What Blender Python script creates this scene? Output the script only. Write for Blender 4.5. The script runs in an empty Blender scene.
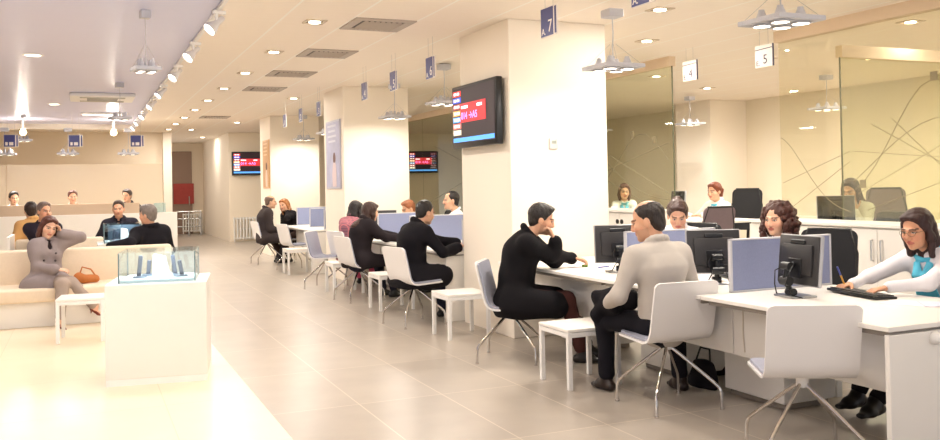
import bpy, bmesh, math, random
import numpy as np
from mathutils import Vector, Matrix, Euler
random.seed(7)
SC = bpy.context.scene
COL = SC.collection
R = math.radians
V = lambda *a: np.array(a, float)

# ------------------------------------------------------------------ materials
MATS = {}
def srgb(c):
    return tuple(((v/255.0)/12.92 if v/255.0 <= .04045 else (((v/255.0)+.055)/1.055)**2.4) for v in c)
def mat(name, rgb, rough=.5, metal=0., var=.05, scale=6., bump=0., bscale=60., stretch=(1,1,1), spec=.5, coat=0., alpha=None, sheen=0.):
    """principled material: colour broken up by stretched noise, optional fine bump"""
    if name in MATS: return MATS[name]
    m = bpy.data.materials.new(name); m.use_nodes = True
    nt = m.node_tree; N = nt.nodes; Lk = nt.links; b = N['Principled BSDF']
    c = srgb(rgb)
    tc = N.new('ShaderNodeTexCoord'); mp = N.new('ShaderNodeMapping'); mp.inputs['Scale'].default_value = stretch
    Lk.new(tc.outputs['Object'], mp.inputs[0])
    nz = N.new('ShaderNodeTexNoise'); nz.inputs['Scale'].default_value = scale; nz.inputs['Detail'].default_value = 4
    Lk.new(mp.outputs[0], nz.inputs['Vector'])
    mx = N.new('ShaderNodeMix'); mx.data_type = 'RGBA'
    mx.inputs[6].default_value = tuple(max(0, v*(1-var)) for v in c)+(1,)
    mx.inputs[7].default_value = tuple(min(1, v*(1+var)) for v in c)+(1,)
    Lk.new(nz.outputs[0], mx.inputs[0]); Lk.new(mx.outputs[2], b.inputs['Base Color'])
    b.inputs['Roughness'].default_value = rough; b.inputs['Metallic'].default_value = metal
    b.inputs['Specular IOR Level'].default_value = spec
    if coat: b.inputs['Coat Weight'].default_value = coat
    if sheen: b.inputs['Sheen Weight'].default_value = sheen
    if bump:
        n2 = N.new('ShaderNodeTexNoise'); n2.inputs['Scale'].default_value = bscale; n2.inputs['Detail'].default_value = 3
        Lk.new(mp.outputs[0], n2.inputs['Vector'])
        bp = N.new('ShaderNodeBump'); bp.inputs['Strength'].default_value = bump; bp.inputs['Distance'].default_value = .01
        Lk.new(n2.outputs[0], bp.inputs['Height']); Lk.new(bp.outputs[0], b.inputs['Normal'])
    MATS[name] = m
    return m
def emis(name, rgb, strength):
    if name in MATS: return MATS[name]
    m = bpy.data.materials.new(name); m.use_nodes = True; b = m.node_tree.nodes['Principled BSDF']
    c = srgb(rgb)+(1,)
    b.inputs['Base Color'].default_value = c; b.inputs['Emission Color'].default_value = c
    b.inputs['Emission Strength'].default_value = strength
    MATS[name] = m; return m
def glassmat(name, tint, refl=.12, rough=.0, haze=0., hazecol=(230,225,205)):
    """thin architectural glass: tinted transmission, fresnel reflection, optional frosted (translucent+diffuse) share"""
    if name in MATS: return MATS[name]
    m = bpy.data.materials.new(name); m.use_nodes = True; nt = m.node_tree; N = nt.nodes; Lk = nt.links
    N.remove(N['Principled BSDF']); out = N['Material Output']
    tr = N.new('ShaderNodeBsdfTransparent'); tr.inputs[0].default_value = srgb(tint)+(1,)
    gl = N.new('ShaderNodeBsdfGlossy'); gl.inputs['Roughness'].default_value = rough; gl.inputs[0].default_value = (1,1,1,1)
    lw = N.new('ShaderNodeLayerWeight'); lw.inputs[0].default_value = .5
    pw = N.new('ShaderNodeMath'); pw.operation = 'POWER'; pw.inputs[1].default_value = 4; Lk.new(lw.outputs['Facing'], pw.inputs[0])
    mu = N.new('ShaderNodeMath'); mu.operation = 'MULTIPLY_ADD'; mu.inputs[1].default_value = refl*3; mu.inputs[2].default_value = refl*.5
    mu.use_clamp = True
    Lk.new(pw.outputs[0], mu.inputs[0])
    mix = N.new('ShaderNodeMixShader'); Lk.new(mu.outputs[0], mix.inputs[0])
    base = tr
    if haze:
        df = N.new('ShaderNodeBsdfDiffuse'); df.inputs[0].default_value = srgb(hazecol)+(1,)
        tl = N.new('ShaderNodeBsdfTranslucent'); tl.inputs[0].default_value = srgb(hazecol)+(1,)
        m1 = N.new('ShaderNodeMixShader'); m1.inputs[0].default_value = .5; Lk.new(df.outputs[0], m1.inputs[1]); Lk.new(tl.outputs[0], m1.inputs[2])
        m2 = N.new('ShaderNodeMixShader'); m2.inputs[0].default_value = haze; Lk.new(tr.outputs[0], m2.inputs[1]); Lk.new(m1.outputs[0], m2.inputs[2])
        base = m2
    Lk.new(base.outputs[0], mix.inputs[1]); Lk.new(gl.outputs[0], mix.inputs[2]); Lk.new(mix.outputs[0], out.inputs[0])
    MATS[name] = m; return m

# ------------------------------------------------------------------ mesh helpers
def link(name, me, m=None, parent=None):
    o = bpy.data.objects.new(name, me); COL.objects.link(o)
    if m is not None and me is not None: me.materials.append(m)
    if parent is not None: o.parent = parent
    return o
class MB:
    """collects shapes into one mesh"""
    def __init__(s): s.b = bmesh.new()
    def _xf(s, vs, c, rot):
        M = Matrix.Translation(Vector(c))
        if rot is not None:
            M = M @ (rot.to_4x4() if isinstance(rot, Matrix) else Euler([R(a) for a in rot]).to_matrix().to_4x4())
        bmesh.ops.transform(s.b, matrix=M, verts=vs)
    def box(s, c, size, rot=None, bev=.003, seg=1):
        t = bmesh.new(); bmesh.ops.create_cube(t, size=1)
        bmesh.ops.scale(t, vec=Vector(size), verts=t.verts)
        bv = min(bev, min(size)*.45)
        if bv > 0: bmesh.ops.bevel(t, geom=t.edges[:], offset=bv, segments=seg, affect='EDGES', profile=.5)
        s._merge(t, c, rot); return s
    def _merge(s, t, c=(0,0,0), rot=None):
        me = bpy.data.meshes.new('tmp'); t.to_mesh(me); t.free()
        n0 = len(s.b.verts); s.b.from_mesh(me); bpy.data.meshes.remove(me)
        s.b.verts.ensure_lookup_table()
        s._xf(s.b.verts[n0:], c, rot)
    def span(s, lo, hi, bev=.003):
        return s.box([(a+b)/2 for a, b in zip(lo, hi)], [abs(b-a) for a, b in zip(lo, hi)], None, bev)
    def cyl(s, c, r, h, rot=None, n=24, r2=None, bev=0):
        t = bmesh.new(); bmesh.ops.create_cone(t, cap_ends=True, segments=n, radius1=r, radius2=r if r2 is None else r2, depth=h)
        if bev:
            es = [e for e in t.edges if abs(e.verts[0].co.z-e.verts[1].co.z) < 1e-6]
            bmesh.ops.bevel(t, geom=es, offset=bev, segments=2, affect='EDGES')
        s._merge(t, c, rot); return s
    def sph(s, c, r, scale=(1,1,1), rot=None, u=16, v=10):
        t = bmesh.new(); bmesh.ops.create_uvsphere(t, u_segments=u, v_segments=v, radius=r)
        bmesh.ops.scale(t, vec=Vector(scale), verts=t.verts)
        s._merge(t, c, rot); return s
    def tube(s, pts, r, n=10, closed=False):
        P = [Vector(p) for p in pts]; rings = []; b = s.b; k = len(P)
        rr = r if isinstance(r, (list, tuple)) else [r]*k
        up = None
        for i, p in enumerate(P):
            if closed: d = (P[(i+1) % k]-P[i-1])
            else: d = (P[min(i+1, k-1)]-P[max(i-1, 0)])
            d.normalize()
            if up is None:
                a = Vector((0,0,1)) if abs(d.z) < .9 else Vector((1,0,0))
                up = d.cross(a).normalized()
            up = (up-d*up.dot(d)).normalized(); w = d.cross(up)
            rings.append([b.verts.new(p+rr[i]*(math.cos(2*math.pi*j/n)*up+math.sin(2*math.pi*j/n)*w)) for j in range(n)])
        for i in range(k if closed else k-1):
            A, B = rings[i], rings[(i+1) % k]
            for j in range(n): b.faces.new((A[j], A[(j+1) % n], B[(j+1) % n], B[j]))
        if not closed:
            b.faces.new(rings[0][::-1]); b.faces.new(rings[-1])
        return s
    def lathe(s, prof, c=(0,0,0), n=24, rot=None):
        t = bmesh.new(); rings = []
        for (r, z) in prof:
            rings.append([t.verts.new((max(r, 1e-4)*math.cos(2*math.pi*j/n), max(r, 1e-4)*math.sin(2*math.pi*j/n), z)) for j in range(n)])
        for A, B in zip(rings, rings[1:]):
            for j in range(n): t.faces.new((A[j], A[(j+1) % n], B[(j+1) % n], B[j]))
        t.faces.new(rings[0][::-1]); t.faces.new(rings[-1])
        s._merge(t, c, rot); return s
    def prism(s, pts, z0, z1, c=(0,0,0), rot=None):
        t = bmesh.new()
        A = [t.verts.new((x, y, z0)) for x, y in pts]; B = [t.verts.new((x, y, z1)) for x, y in pts]
        t.faces.new(A[::-1]); t.faces.new(B); n = len(pts)
        for i in range(n): t.faces.new((A[i], A[(i+1) % n], B[(i+1) % n], B[i]))
        s._merge(t, c, rot); return s
    def build(s, name, m, parent=None, smooth=True, ang=35):
        bmesh.ops.recalc_face_normals(s.b, faces=s.b.faces[:])
        if smooth:
            for f in s.b.faces: f.smooth = True
            for e in s.b.edges:
                if len(e.link_faces) == 2 and e.calc_face_angle(0) > R(ang): e.smooth = False
        me = bpy.data.meshes.new(name); s.b.to_mesh(me); s.b.free()
        return link(name, me, m, parent)
def tag(o, label, cat, group=None):
    o['label'] = label; o['category'] = cat
    if group: o['group'] = group
    return o
def empty(name, loc=(0,0,0), rz=0, label=None, cat=None, group=None):
    o = bpy.data.objects.new(name, None); COL.objects.link(o); o.empty_display_size = .1
    o.location = loc; o.rotation_euler = (0, 0, R(rz))
    if label: tag(o, label, cat, group)
    return o
def struct(o): o['kind'] = 'structure'; return o
def kids(o): return CH.get(o.name, [])
CH = {}
def copy_tree(o, parent=None):
    c = o.copy(); COL.objects.link(c)
    if parent is not None: c.parent = parent
    for ch in [k for k in o.children]: copy_tree(ch, c)
    return c
def inst(proto, used, loc, rz, label, group=None):
    o = proto if not used else copy_tree(proto)
    o.location = loc; o.rotation_euler = (0, 0, R(rz)); o['label'] = label
    if group: o['group'] = group
    used.append(o); return o

# ------------------------------------------------------------------ distance-field modelling (bodies, hair, clothes)
def nrm(v): v = np.asarray(v, float); return v/max(np.linalg.norm(v), 1e-9)
class Field:
    def __init__(s): s.p = []
    def _a(s, op, k, fn, lo, hi): s.p.append((op, k, fn, np.asarray(lo, float), np.asarray(hi, float))); return s
    def cap(s, a, b, ra, rb=None, k=.02, op='u'):
        a = np.asarray(a, float); b = np.asarray(b, float); rb = ra if rb is None else rb
        d = b-a; L2 = max(float(d@d), 1e-9)
        def fn(X, Y, Z):
            px, py, pz = X-a[0], Y-a[1], Z-a[2]
            t = np.clip((px*d[0]+py*d[1]+pz*d[2])/L2, 0, 1)
            return np.sqrt((px-t*d[0])**2+(py-t*d[1])**2+(pz-t*d[2])**2)-(ra+(rb-ra)*t)
        m = max(ra, rb)
        return s._a(op, k, fn, np.minimum(a, b)-m, np.maximum(a, b)+m)
    def ell(s, c, r, A=None, k=.02, op='u'):
        c = np.asarray(c, float); r = np.asarray(r, float); A = np.eye(3) if A is None else np.asarray(A, float)
        def fn(X, Y, Z):
            px, py, pz = X-c[0], Y-c[1], Z-c[2]
            q = [(A[i, 0]*px+A[i, 1]*py+A[i, 2]*pz) for i in range(3)]
            k0 = np.sqrt(sum((q[i]/r[i])**2 for i in range(3)))
            k1 = np.sqrt(sum((q[i]/r[i]**2)**2 for i in range(3)))
            return k0*(k0-1)/np.maximum(k1, 1e-6)
        e = np.sqrt(((A*r[:, None])**2).sum(0))
        return s._a(op, k, fn, c-e, c+e)
    def ecap(s, a, b, ua, ub, side, k=.02, op='u'):
        """flattened capsule: ua=(half width along side, half depth) at a, ub at b"""
        a = np.asarray(a, float); b = np.asarray(b, float); d = b-a; L = max(np.linalg.norm(d), 1e-6); w = d/L
        u = nrm(np.asarray(side, float)-w*(np.dot(side, w))); v = np.cross(w, u)
        def fn(X, Y, Z):
            px, py, pz = X-a[0], Y-a[1], Z-a[2]
            tl = px*w[0]+py*w[1]+pz*w[2]
            t = np.clip(tl/L, 0, 1); ru = ua[0]+(ub[0]-ua[0])*t; rv = ua[1]+(ub[1]-ua[1])*t
            e = (tl-t*L)/np.minimum(ru, rv)
            qu = (px*u[0]+py*u[1]+pz*u[2])/ru; qv = (px*v[0]+py*v[1]+pz*v[2])/rv
            k0 = np.sqrt(qu*qu+qv*qv+e*e); k1 = np.sqrt((qu/ru)**2+(qv/rv)**2+(e/np.minimum(ru, rv))**2)
            return k0*(k0-1)/np.maximum(k1, 1e-6)
        m = max(ua+ub)
        return s._a(op, k, fn, np.minimum(a, b)-m, np.maximum(a, b)+m)
    def half(s, p, n, k=.008):
        """keep only what lies behind the plane through p with outward normal n"""
        p = np.asarray(p, float); n = nrm(n)
        return s._a('i', k, lambda X, Y, Z: (X-p[0])*n[0]+(Y-p[1])*n[1]+(Z-p[2])*n[2], (-9,)*3, (9,)*3)
    def mesh(s, h, noise=None):
        U = [q for q in s.p if q[0] == 'u']
        lo = np.min([q[3] for q in U], 0)-.03-2*h; hi = np.max([q[4] for q in U], 0)+.03+2*h
        n = np.ceil((hi-lo)/h).astype(int)+1
        ax = [(lo[i]+h*np.arange(n[i])).astype(np.float32) for i in range(3)]
        D = np.full(tuple(n), .25, np.float32)
        for op, k, fn, a, b in s.p:
            i0 = np.clip(np.floor((a-k-3*h-lo)/h).astype(int), 0, n); i1 = np.clip(np.ceil((b+k+3*h-lo)/h).astype(int)+1, 0, n)
            if np.any(i1 <= i0): continue
            sl = tuple(slice(i0[i], i1[i]) for i in range(3))
            d = fn(ax[0][sl[0]][:, None, None], ax[1][sl[1]][None, :, None], ax[2][sl[2]][None, None, :])
            o = D[sl]
            if op == 'u':
                q = np.maximum(k-np.abs(o-d), 0)/k; D[sl] = np.minimum(o, d)-q*q*k*.25
            else:
                if op == 's': d = -d
                q = np.maximum(k-np.abs(o-d), 0)/k; D[sl] = np.maximum(o, d)+q*q*k*.25
        if noise is not None:
            D += noise(ax[0][:, None, None], ax[1][None, :, None], ax[2][None, None, :]).astype(np.float32)
        return surfnets(D, lo, h)
def surfnets(D, lo, h):
    S = D < 0; n = D.shape
    c = np.zeros(tuple(v-1 for v in n), np.int8)
    for i in (0, 1):
        for j in (0, 1):
            for k in (0, 1): c += S[i:n[0]-1+i, j:n[1]-1+j, k:n[2]-1+k]
    act = (c > 0) & (c < 8); idx = np.argwhere(act)
    ids = np.full(c.shape, -1, np.int32); ids[act] = np.arange(len(idx))
    acc = np.zeros((len(idx), 3)); cnt = np.zeros(len(idx))
    for axis in range(3):
        o = [q for q in range(3) if q != axis]
        for a in (0, 1):
            for b in (0, 1):
                off = np.zeros(3, int); off[o[0]] = a; off[o[1]] = b; p0 = idx+off; off2 = off.copy(); off2[axis] = 1; p1 = idx+off2
                d0 = D[p0[:, 0], p0[:, 1], p0[:, 2]]; d1 = D[p1[:, 0], p1[:, 1], p1[:, 2]]
                x = (d0 < 0) != (d1 < 0); t = np.where(x, d0/np.where(x, d0-d1, 1), 0)
                pos = np.repeat(off[None].astype(float), len(idx), 0); pos[:, axis] = t
                acc += pos*x[:, None]; cnt += x
    verts = lo+h*(idx+acc/np.maximum(cnt, 1)[:, None])
    F = []
    for axis in range(3):
        o = [q for q in range(3) if q != axis]
        A = np.take(S, range(0, n[axis]-1), axis); B = np.take(S, range(1, n[axis]), axis)
        e = np.argwhere(A != B); e = e[(e[:, o[0]] > 0) & (e[:, o[1]] > 0) & (e[:, o[0]] < n[o[0]]-1) & (e[:, o[1]] < n[o[1]]-1)]
        if not len(e): continue
        s0 = S[e[:, 0], e[:, 1], e[:, 2]]
        def cid(da, db):
            q = e.copy(); q[:, o[0]] -= da; q[:, o[1]] -= db; return ids[q[:, 0], q[:, 1], q[:, 2]]
        f = np.stack([cid(1, 1), cid(0, 1), cid(0, 0), cid(1, 0)], 1)
        flip = s0 if axis != 1 else ~s0
        f = np.where(flip[:, None], f, f[:, ::-1]); F.append(f)
    return verts, np.concatenate(F) if F else np.zeros((0, 4), int)
def npmesh(name, v, f, m, parent=None, cols=None):
    me = bpy.data.meshes.new(name)
    me.vertices.add(len(v)); me.vertices.foreach_set('co', np.asarray(v, np.float32).ravel())
    me.loops.add(f.size); me.loops.foreach_set('vertex_index', f.astype(np.int32).ravel())
    me.polygons.add(len(f)); me.polygons.foreach_set('loop_start', np.arange(0, f.size, 4, dtype=np.int32))
    try: me.polygons.foreach_set('loop_total', np.full(len(f), 4, np.int32))
    except Exception: pass
    me.polygons.foreach_set('use_smooth', np.ones(len(f), bool))
    if cols is not None:
        at = me.color_attributes.new('tone', 'FLOAT_COLOR', 'POINT')
        at.data.foreach_set('color', np.concatenate([cols, np.ones((len(cols), 1))], 1).astype(np.float32).ravel())
    me.update(calc_edges=True); me.validate()
    return link(name, me, m, parent)
# ------------------------------------------------------------------ people
def skinmat():
    if 'skin' in MATS: return MATS['skin']
    m = bpy.data.materials.new('skin'); m.use_nodes = True; nt = m.node_tree; N = nt.nodes; Lk = nt.links; b = N['Principled BSDF']
    a = N.new('ShaderNodeAttribute'); a.attribute_name = 'tone'
    nz = N.new('ShaderNodeTexNoise'); nz.inputs['Scale'].default_value = 40
    mx = N.new('ShaderNodeMix'); mx.data_type = 'RGBA'; mx.blend_type = 'MULTIPLY'; mx.inputs[0].default_value = .12
    Lk.new(a.outputs['Color'], mx.inputs[6]); Lk.new(nz.outputs[0], mx.inputs[7]); Lk.new(mx.outputs[2], b.inputs['Base Color'])
    b.inputs['Roughness'].default_value = .5; b.inputs['Subsurface Weight'].default_value = .08; b.inputs['Subsurface Radius'].default_value = (.02, .008, .004)
    MATS['skin'] = m; return m
def hairmat(rgb):
    return mat('hair_%d_%d_%d' % tuple(rgb), rgb, rough=.42, var=.45, scale=30, bump=.5, bscale=70, stretch=(3, 3, .6), spec=.45)
def cloth(rgb, k='wool'):
    return mat('%s_%d_%d_%d' % ((k,)+tuple(rgb)), rgb, rough=.9 if k != 'silk' else .45, var=.12, scale=9, bump=.25 if k == 'wool' else .12, bscale=220, spec=.2, sheen=0)
def wrinkle(a, f=26., s=0.):
    return lambda X, Y, Z: a*(np.sin(f*X+7*Z+s)*np.sin(f*.8*Y+1.7*s)+.8*np.sin(f*.9*(Z+.6*X-.4*Y)+2.1*s))
def ik(a, t, l1, l2, pole):
    a = np.asarray(a, float); t = np.asarray(t, float); d = t-a; L = np.linalg.norm(d); w = d/L
    L = min(L, (l1+l2)*.995); t = a+w*L
    x = (l1*l1-l2*l2+L*L)/(2*L); y = math.sqrt(max(l1*l1-x*x, 0))
    p = np.asarray(pole, float); p = nrm(p-w*np.dot(p, w))
    return a+w*x+p*y, t
def person(label, loc, rz, S, group=None):
    g = S.get; h = g('h', .008); fem = g('fem', False); sc = g('sc', .94 if fem else 1.0)
    hz = g('hz', .53); side = np.array([1., 0, 0]); L = R(g('lean', 6)); B = R(g('lean', 6)+g('bend', 8)); sl = R(g('side', 0)); tw = R(g('twist', 0))
    up1 = nrm([math.sin(sl), math.sin(L), math.cos(L)]); up2 = nrm([math.sin(sl), math.sin(B), math.cos(B)])
    ru = np.array([math.cos(tw), math.sin(tw), 0]); ru = nrm(ru-up2*np.dot(ru, up2)); fw = np.cross(up2, ru)
    P0 = V(0, 0, hz); WA = P0+.17*sc*up1; CH_ = P0+.36*sc*up1; NB = CH_+.165*sc*up2
    sh = g('sh', .145 if fem else .172)*sc
    shr = g('shr', 0.)
    SR = NB-.075*sc*up2+sh*ru+.01*fw; SL = NB-.075*sc*up2-sh*ru+.01*fw
    SR = SR+up2*shr
    y, p, ro = R(g('yaw', 0)), R(g('pitch', 5)), R(g('roll', 0))
    hy = V(-math.sin(y)*math.cos(p), math.cos(y)*math.cos(p), -math.sin(p)); hx = nrm(np.cross(hy, (0, 0, 1))); hu = np.cross(hx, hy)
    hx, hu = math.cos(ro)*hx-math.sin(ro)*hu, math.cos(ro)*hu+math.sin(ro)*hx
    hs = g('hs', .99 if fem else 1.02)
    HD = NB+nrm(up2*.8+hu*.35+hy*.1)*.16*sc+hy*.02
    A = np.array([hx, hy, hu]); H = lambda a, b, c: HD+hs*(a*hx+b*hy+c*hu)
    la, lf = .29*sc, .255*sc
    wr = g('handR', (.24, .22, hz+.1)); wl = g('handL', (-.24, .22, hz+.1))
    ER, WR = ik(SR, wr, la, lf, g('poleR', (.6, -.5, -.7))); EL, WL = ik(SL, wl, la, lf, g('poleL', (-.6, -.5, -.7)))
    HR, HL = P0+V(.09, 0, -.01), P0+V(-.09, 0, -.01)
    lt, ls = .44*sc, .43*sc
    fr = g('footR', (.12, .48, .09)); fl = g('footL', (-.12, .48, .09))
    KR, AR = ik(HR, fr, lt, ls, g('kneeR', (.15, .6, 1.))); KL, AL = ik(HL, fl, lt, ls, g('kneeL', (-.15, .6, 1.)))
    # ---- body (one continuous skin)
    b = Field(); q = .9 if fem else 1.
    b.ecap(P0-up1*.02, WA, (.145, .09), (.12*q, .08), side, .05).ecap(WA, CH_, (.12*q, .08), (.145*q, .09), side, .05)
    b.ecap(CH_, NB-.04*up2, (.145*q, .09), (.1, .06), ru, .05)
    b.cap(NB-.05*up2, SR, .036, .036, .04).cap(NB-.05*up2, SL, .036, .036, .04)
    b.cap(NB-.04*up2, H(0, -.02, -.055), .055*q, .05*q, .03)
    for s_, e_, w_ in ((SR, ER, WR), (SL, EL, WL)):
        b.cap(s_, e_, .042*q, .034*q, .02).cap(e_, w_, .035*q, .025*q, .015)
    for h_, k_, a_ in ((HR, KR, AR), (HL, KL, AL)):
        b.cap(h_, k_, .07, .048, .04).cap(k_, a_, .048, .033, .02)
    # head
    E_ = lambda c, r, k=.02, op='u': b.ell(H(*c), V(*r)*hs, A, k, op)
    C_ = lambda a_, c, r1, r2, k=.01, op='u': b.cap(H(*a_), H(*c), r1*hs, r2*hs, k, op)
    E_((0, -.012, .04), (.076, .096, .084)); E_((0, .022, -.03), (.062, .07, .084), .03)
    E_((0, .042, -.078), (.043 if fem else .05, .042, .034), .03); E_((0, .076, -.1), (.02, .018, .017), .02)
    for x in (-1, 1):
        E_((x*.036, .062, -.03), (.026, .026, .026), .03)
        E_((x*.032, .101, .003), (.018, .014, .011), .016, 's')
        E_((x*.031, .082, .003), (.014, .0125, .0115), .004)
        E_((x*.077, -.008, -.012), (.011, .021, .032), .008)
        C_((x*.012, .096, .02), (x*.045, .084, .02), .009, .007, .012)
    C_((0, .094, .012), (0, .11, -.03), .009, .012, .012); E_((0, .1, -.036), (.018, .013, .01), .01)
    E_((0, .089, -.06), (.024, .011, .007), .008); E_((0, .086, -.07), (.021, .012, .0075), .006)
    # hands
    hscale = .9 if fem else 1.
    frames = []
    for sgn, w_, e_, key in ((1, WR, ER, 'R'), (-1, WL, EL, 'L')):
        f = nrm(g('dir'+key, w_-e_)); n = np.asarray(g('palm'+key, (0, 0, -1)), float); n = nrm(n-f*np.dot(n, f)); t = np.cross(f, n)*sgn
        curl = g('curl'+key, 22); c0 = w_+f*.012; hh = hscale
        b.ecap(c0+f*.012*hh, c0+f*.072*hh, (.03*hh, .016*hh), (.041*hh, .0135*hh), t, .014)
        def rot(d_, ang): return d_*math.cos(ang)+n*math.sin(ang) if True else d_
        for i, (o, ln) in enumerate(((.031, .071), (.0105, .08), (-.0105, .075), (-.031, .058))):
            d_ = nrm(f+t*o*1.2*(1 if curl < 50 else .2)); pt = c0+(f*.082+t*o)*hh; nn = n
            for j, fr_ in enumerate((.46, .30, .24)):
                a_ = R(curl*(.7, 1., .8)[j]); d2 = nrm(d_*math.cos(a_)+nn*math.sin(a_)); nn = nrm(nn*math.cos(a_)-d_*math.sin(a_)); d_ = d2
                p2 = pt+d_*ln*fr_*hh; b.cap(pt, p2, (.0092-.0008*j)*hh, (.0086-.0009*j)*hh, .0035 if j else .006); pt = p2
        pt = c0+(f*.02+t*.026)*hh; d_ = nrm(f*.62+t*.72+n*.3)
        for j, (ln, r_) in enumerate(((.045, .0135), (.034, .0105), (.027, .0095))):
            p2 = pt+d_*ln*hh; b.cap(pt, p2, r_*hh, r_*.88*hh, .008); pt = p2; d_ = nrm(d_*.8+f*.42+n*g('tc'+key, .1))
        frames.append((w_, f, n, t))
    # feet
    fdir = []
    for a_, key in ((AR, 'R'), (AL, 'L')):
        d_ = nrm(g('toe'+key, (.12 if key == 'R' else -.12, 1, 0))); fdir.append(d_)
        b.cap(a_, a_+V(0, 0, -.03), .031, .028, .02).ecap(a_+V(0, 0, -.05)-d_*.025, a_+d_*.09+V(0, 0, -.066), (.022, .017), (.024, .01), np.cross(d_, (0, 0, 1)), .02)
    v, f_ = b.mesh(h)
    base = np.array(srgb(g('skin', (226, 178, 146))))
    loc_h = (v-HD)@A.T/hs; cols = np.repeat(base[None], len(v), 0)
    X, Y, Z = loc_h.T
    inh = (np.abs(X) < .1) & (np.abs(Y) < .13) & (Z > -.13) & (Z < .14)
    def paint(mk, rgb, al=1.):
        mk = mk & inh; cols[mk] = cols[mk]*(1-al)+np.array(srgb(rgb))*al
    hc = g('hairc', (40, 28, 22))
    paint((Y > .03) & (((np.abs(X)-.04)/.026)**2+((Z+.035)/.022)**2 < 1), (222, 140, 116), .3)
    if g('beard', 0): paint((Y > .0) & (Z < -.04) & (Z > -.13) & ~((np.abs(X) < .026) & (np.abs(Z+.065) < .016)), (96, 84, 78), g('beard'))
    if g('moustache'): paint((Y > .07) & (np.abs(X) < .034) & (Z < -.042) & (Z > -.058), g('moustache'))
    paint((Y > .06) & ((X/.026)**2+((Z+.065)/.0125)**2 < 1), g('lips', (186, 96, 88) if fem else (190, 122, 104)), .85)
    ex = np.abs(X)-.031
    paint((Y > .06) & ((ex/.017)**2+((Z-.003)/.0085)**2 < 1), (70, 48, 40), .75)
    paint((Y > .06) & ((ex/.0135)**2+((Z-.0025)/.0055)**2 < 1), (236, 228, 220))
    paint((Y > .06) & ((ex/.0062)**2+((Z-.0025)/.0062)**2 < 1), (40, 26, 20))
    paint((Y > .045) & (np.abs(np.abs(X)-.032) < .02) & (np.abs(Z-.021-.1*(.02-np.abs(np.abs(X)-.03))) < .0048), tuple(int(c*.8) for c in hc), .85)
    body = npmesh('person', v, f_, skinmat(), None, cols)
    body.location = (loc[0], loc[1], g('z', 0)); body.rotation_euler = (0, 0, R(rz)); tag(body, label, 'person', group)
    # ---- hair
    st = g('hair', 'short')
    if st != 'bald':
        hf = Field(); rnd = random.Random(hash(label) % 1000 if False else len(label))
        HE = lambda c, r, k=.02, op='u': hf.ell(H(*c), V(*r)*hs, A, k, op)
        HC = lambda a_, c, r1, r2, k=.02, op='u': hf.cap(H(*a_), H(*c), r1*hs, r2*hs, k, op)
        HP = lambda c, n, k=.01: hf.half(H(*c), n[0]*hx+n[1]*hy+n[2]*hu, k)
        if st in ('short', 'balding', 'receding'):
            th = g('vol', .008)
            HE((0, -.015, .041), (.077+th*.8, .097+th, .084+th)); HE((0, -.055, -.02), (.066, .05, .065), .02)
            if st == 'short': HE((0, .045, .094), (.058, .05, .03), .03)
            HP((0, .066 if st == 'short' else .05, .066), (0, .86, -.5)); HP((0, -.05, -.082), (0, .4, -.92))
            HE((0, .112, -.005), (.056, .05, .076), .012, 's')
            if st == 'balding': HE((0, .03, .135), V(.058, .115, .05)*g('baldk', 1), .014, 's')
            if st == 'receding': HE((.045, .075, .1), (.025, .05, .03), .012, 's'); HE((-.045, .075, .1), (.025, .05, .03), .012, 's')
            for x in (-1, 1): HE((x*.085, .002, -.022), (.02, .02, .03), .006, 's')
        elif st == 'curly':
            HE((0, -.035, .045), (.112, .115, .1), .03); HE((0, -.07, -.06), (.135, .09, .09), .04); HE((0, -.085, -.15), (.125, .075, .07), .04)
            for i in range(130):
                a_ = rnd.uniform(-2.5, 2.5); zz = rnd.uniform(-.2, .13); rr = (.125 if zz > -.02 else .142)*math.sqrt(max(0, 1-(max(zz, 0)/.15)**2))
                HE((rr*math.sin(a_), -.03-rr*math.cos(a_)*.95 if abs(a_) < 1.6 else -.02-rr*math.cos(a_)*.6, zz), (.021, .021, .02), .007)
            HE((0, .105, -.035), (.064, .085, .1), .012, 's')
        else:
            HE((0, -.018, .042), (.09, .108, .095))
            HE((0, .04, .085), (.07, .06, .03), .02)
            HP((0, .07, .062), (0, .88, -.47))
            if st in ('bun', 'pony'): HP((0, -.05, -.08), (0, .5, -.86))
            HE((0, .115, -.012), (.058, .062, .098), .012, 's')
            if st == 'bun': HE((0, -.085, .1), (.045, .042, .04), .015)
            if st == 'pony': HC((0, -.1, .05), (0, -.135, .0), .035, .04); HC((0, -.135, .0), (.01, -.13, -.09), .04, .03)
            if st in ('long', 'bob', 'medium'):
                ln = {'long': .36, 'bob': .13, 'medium': .2}[st]
                bk = H(0, -.07, 0); end = bk-V(0, 0, ln)-fw*.0+(NB-HD)*.0
                if st == 'long': end = CH_-fw*.15+up2*.03
                hf.ecap(bk, H(0, -.07, -.1), (.085, .05), (.09, .05), hx, .03).ecap(H(0, -.07, -.1), end, (.088, .05), (.06, .025), hx, .03)
                for x in (-1, 1):
                    HC((x*.074, .01, .03), (x*.083, .0, -.05), .024, .026); HC((x*.083, .0, -.05), (x*.072, .0, -min(ln, .17)), .026, .02)
        vv, ff = hf.mesh(max(h*.8, .005), lambda X, Y, Z: g('frizz', .0018)*(np.sin(150*X+40*Z)*np.sin(130*Y+30*Z)+.6*np.sin(90*Z+60*X)))
        npmesh('hair', vv, ff, hairmat(hc), body)
    # ---- clothes
    kind, trgb = g('top', ('shirt', (240, 240, 240))); inf = {'shirt': .012, 'sweater': .016, 'jacket': .022, 'coat': .04}[kind]*g('loose', 1); infa = min(inf, .03)
    dp_ = .1 if fem else .108
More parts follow.
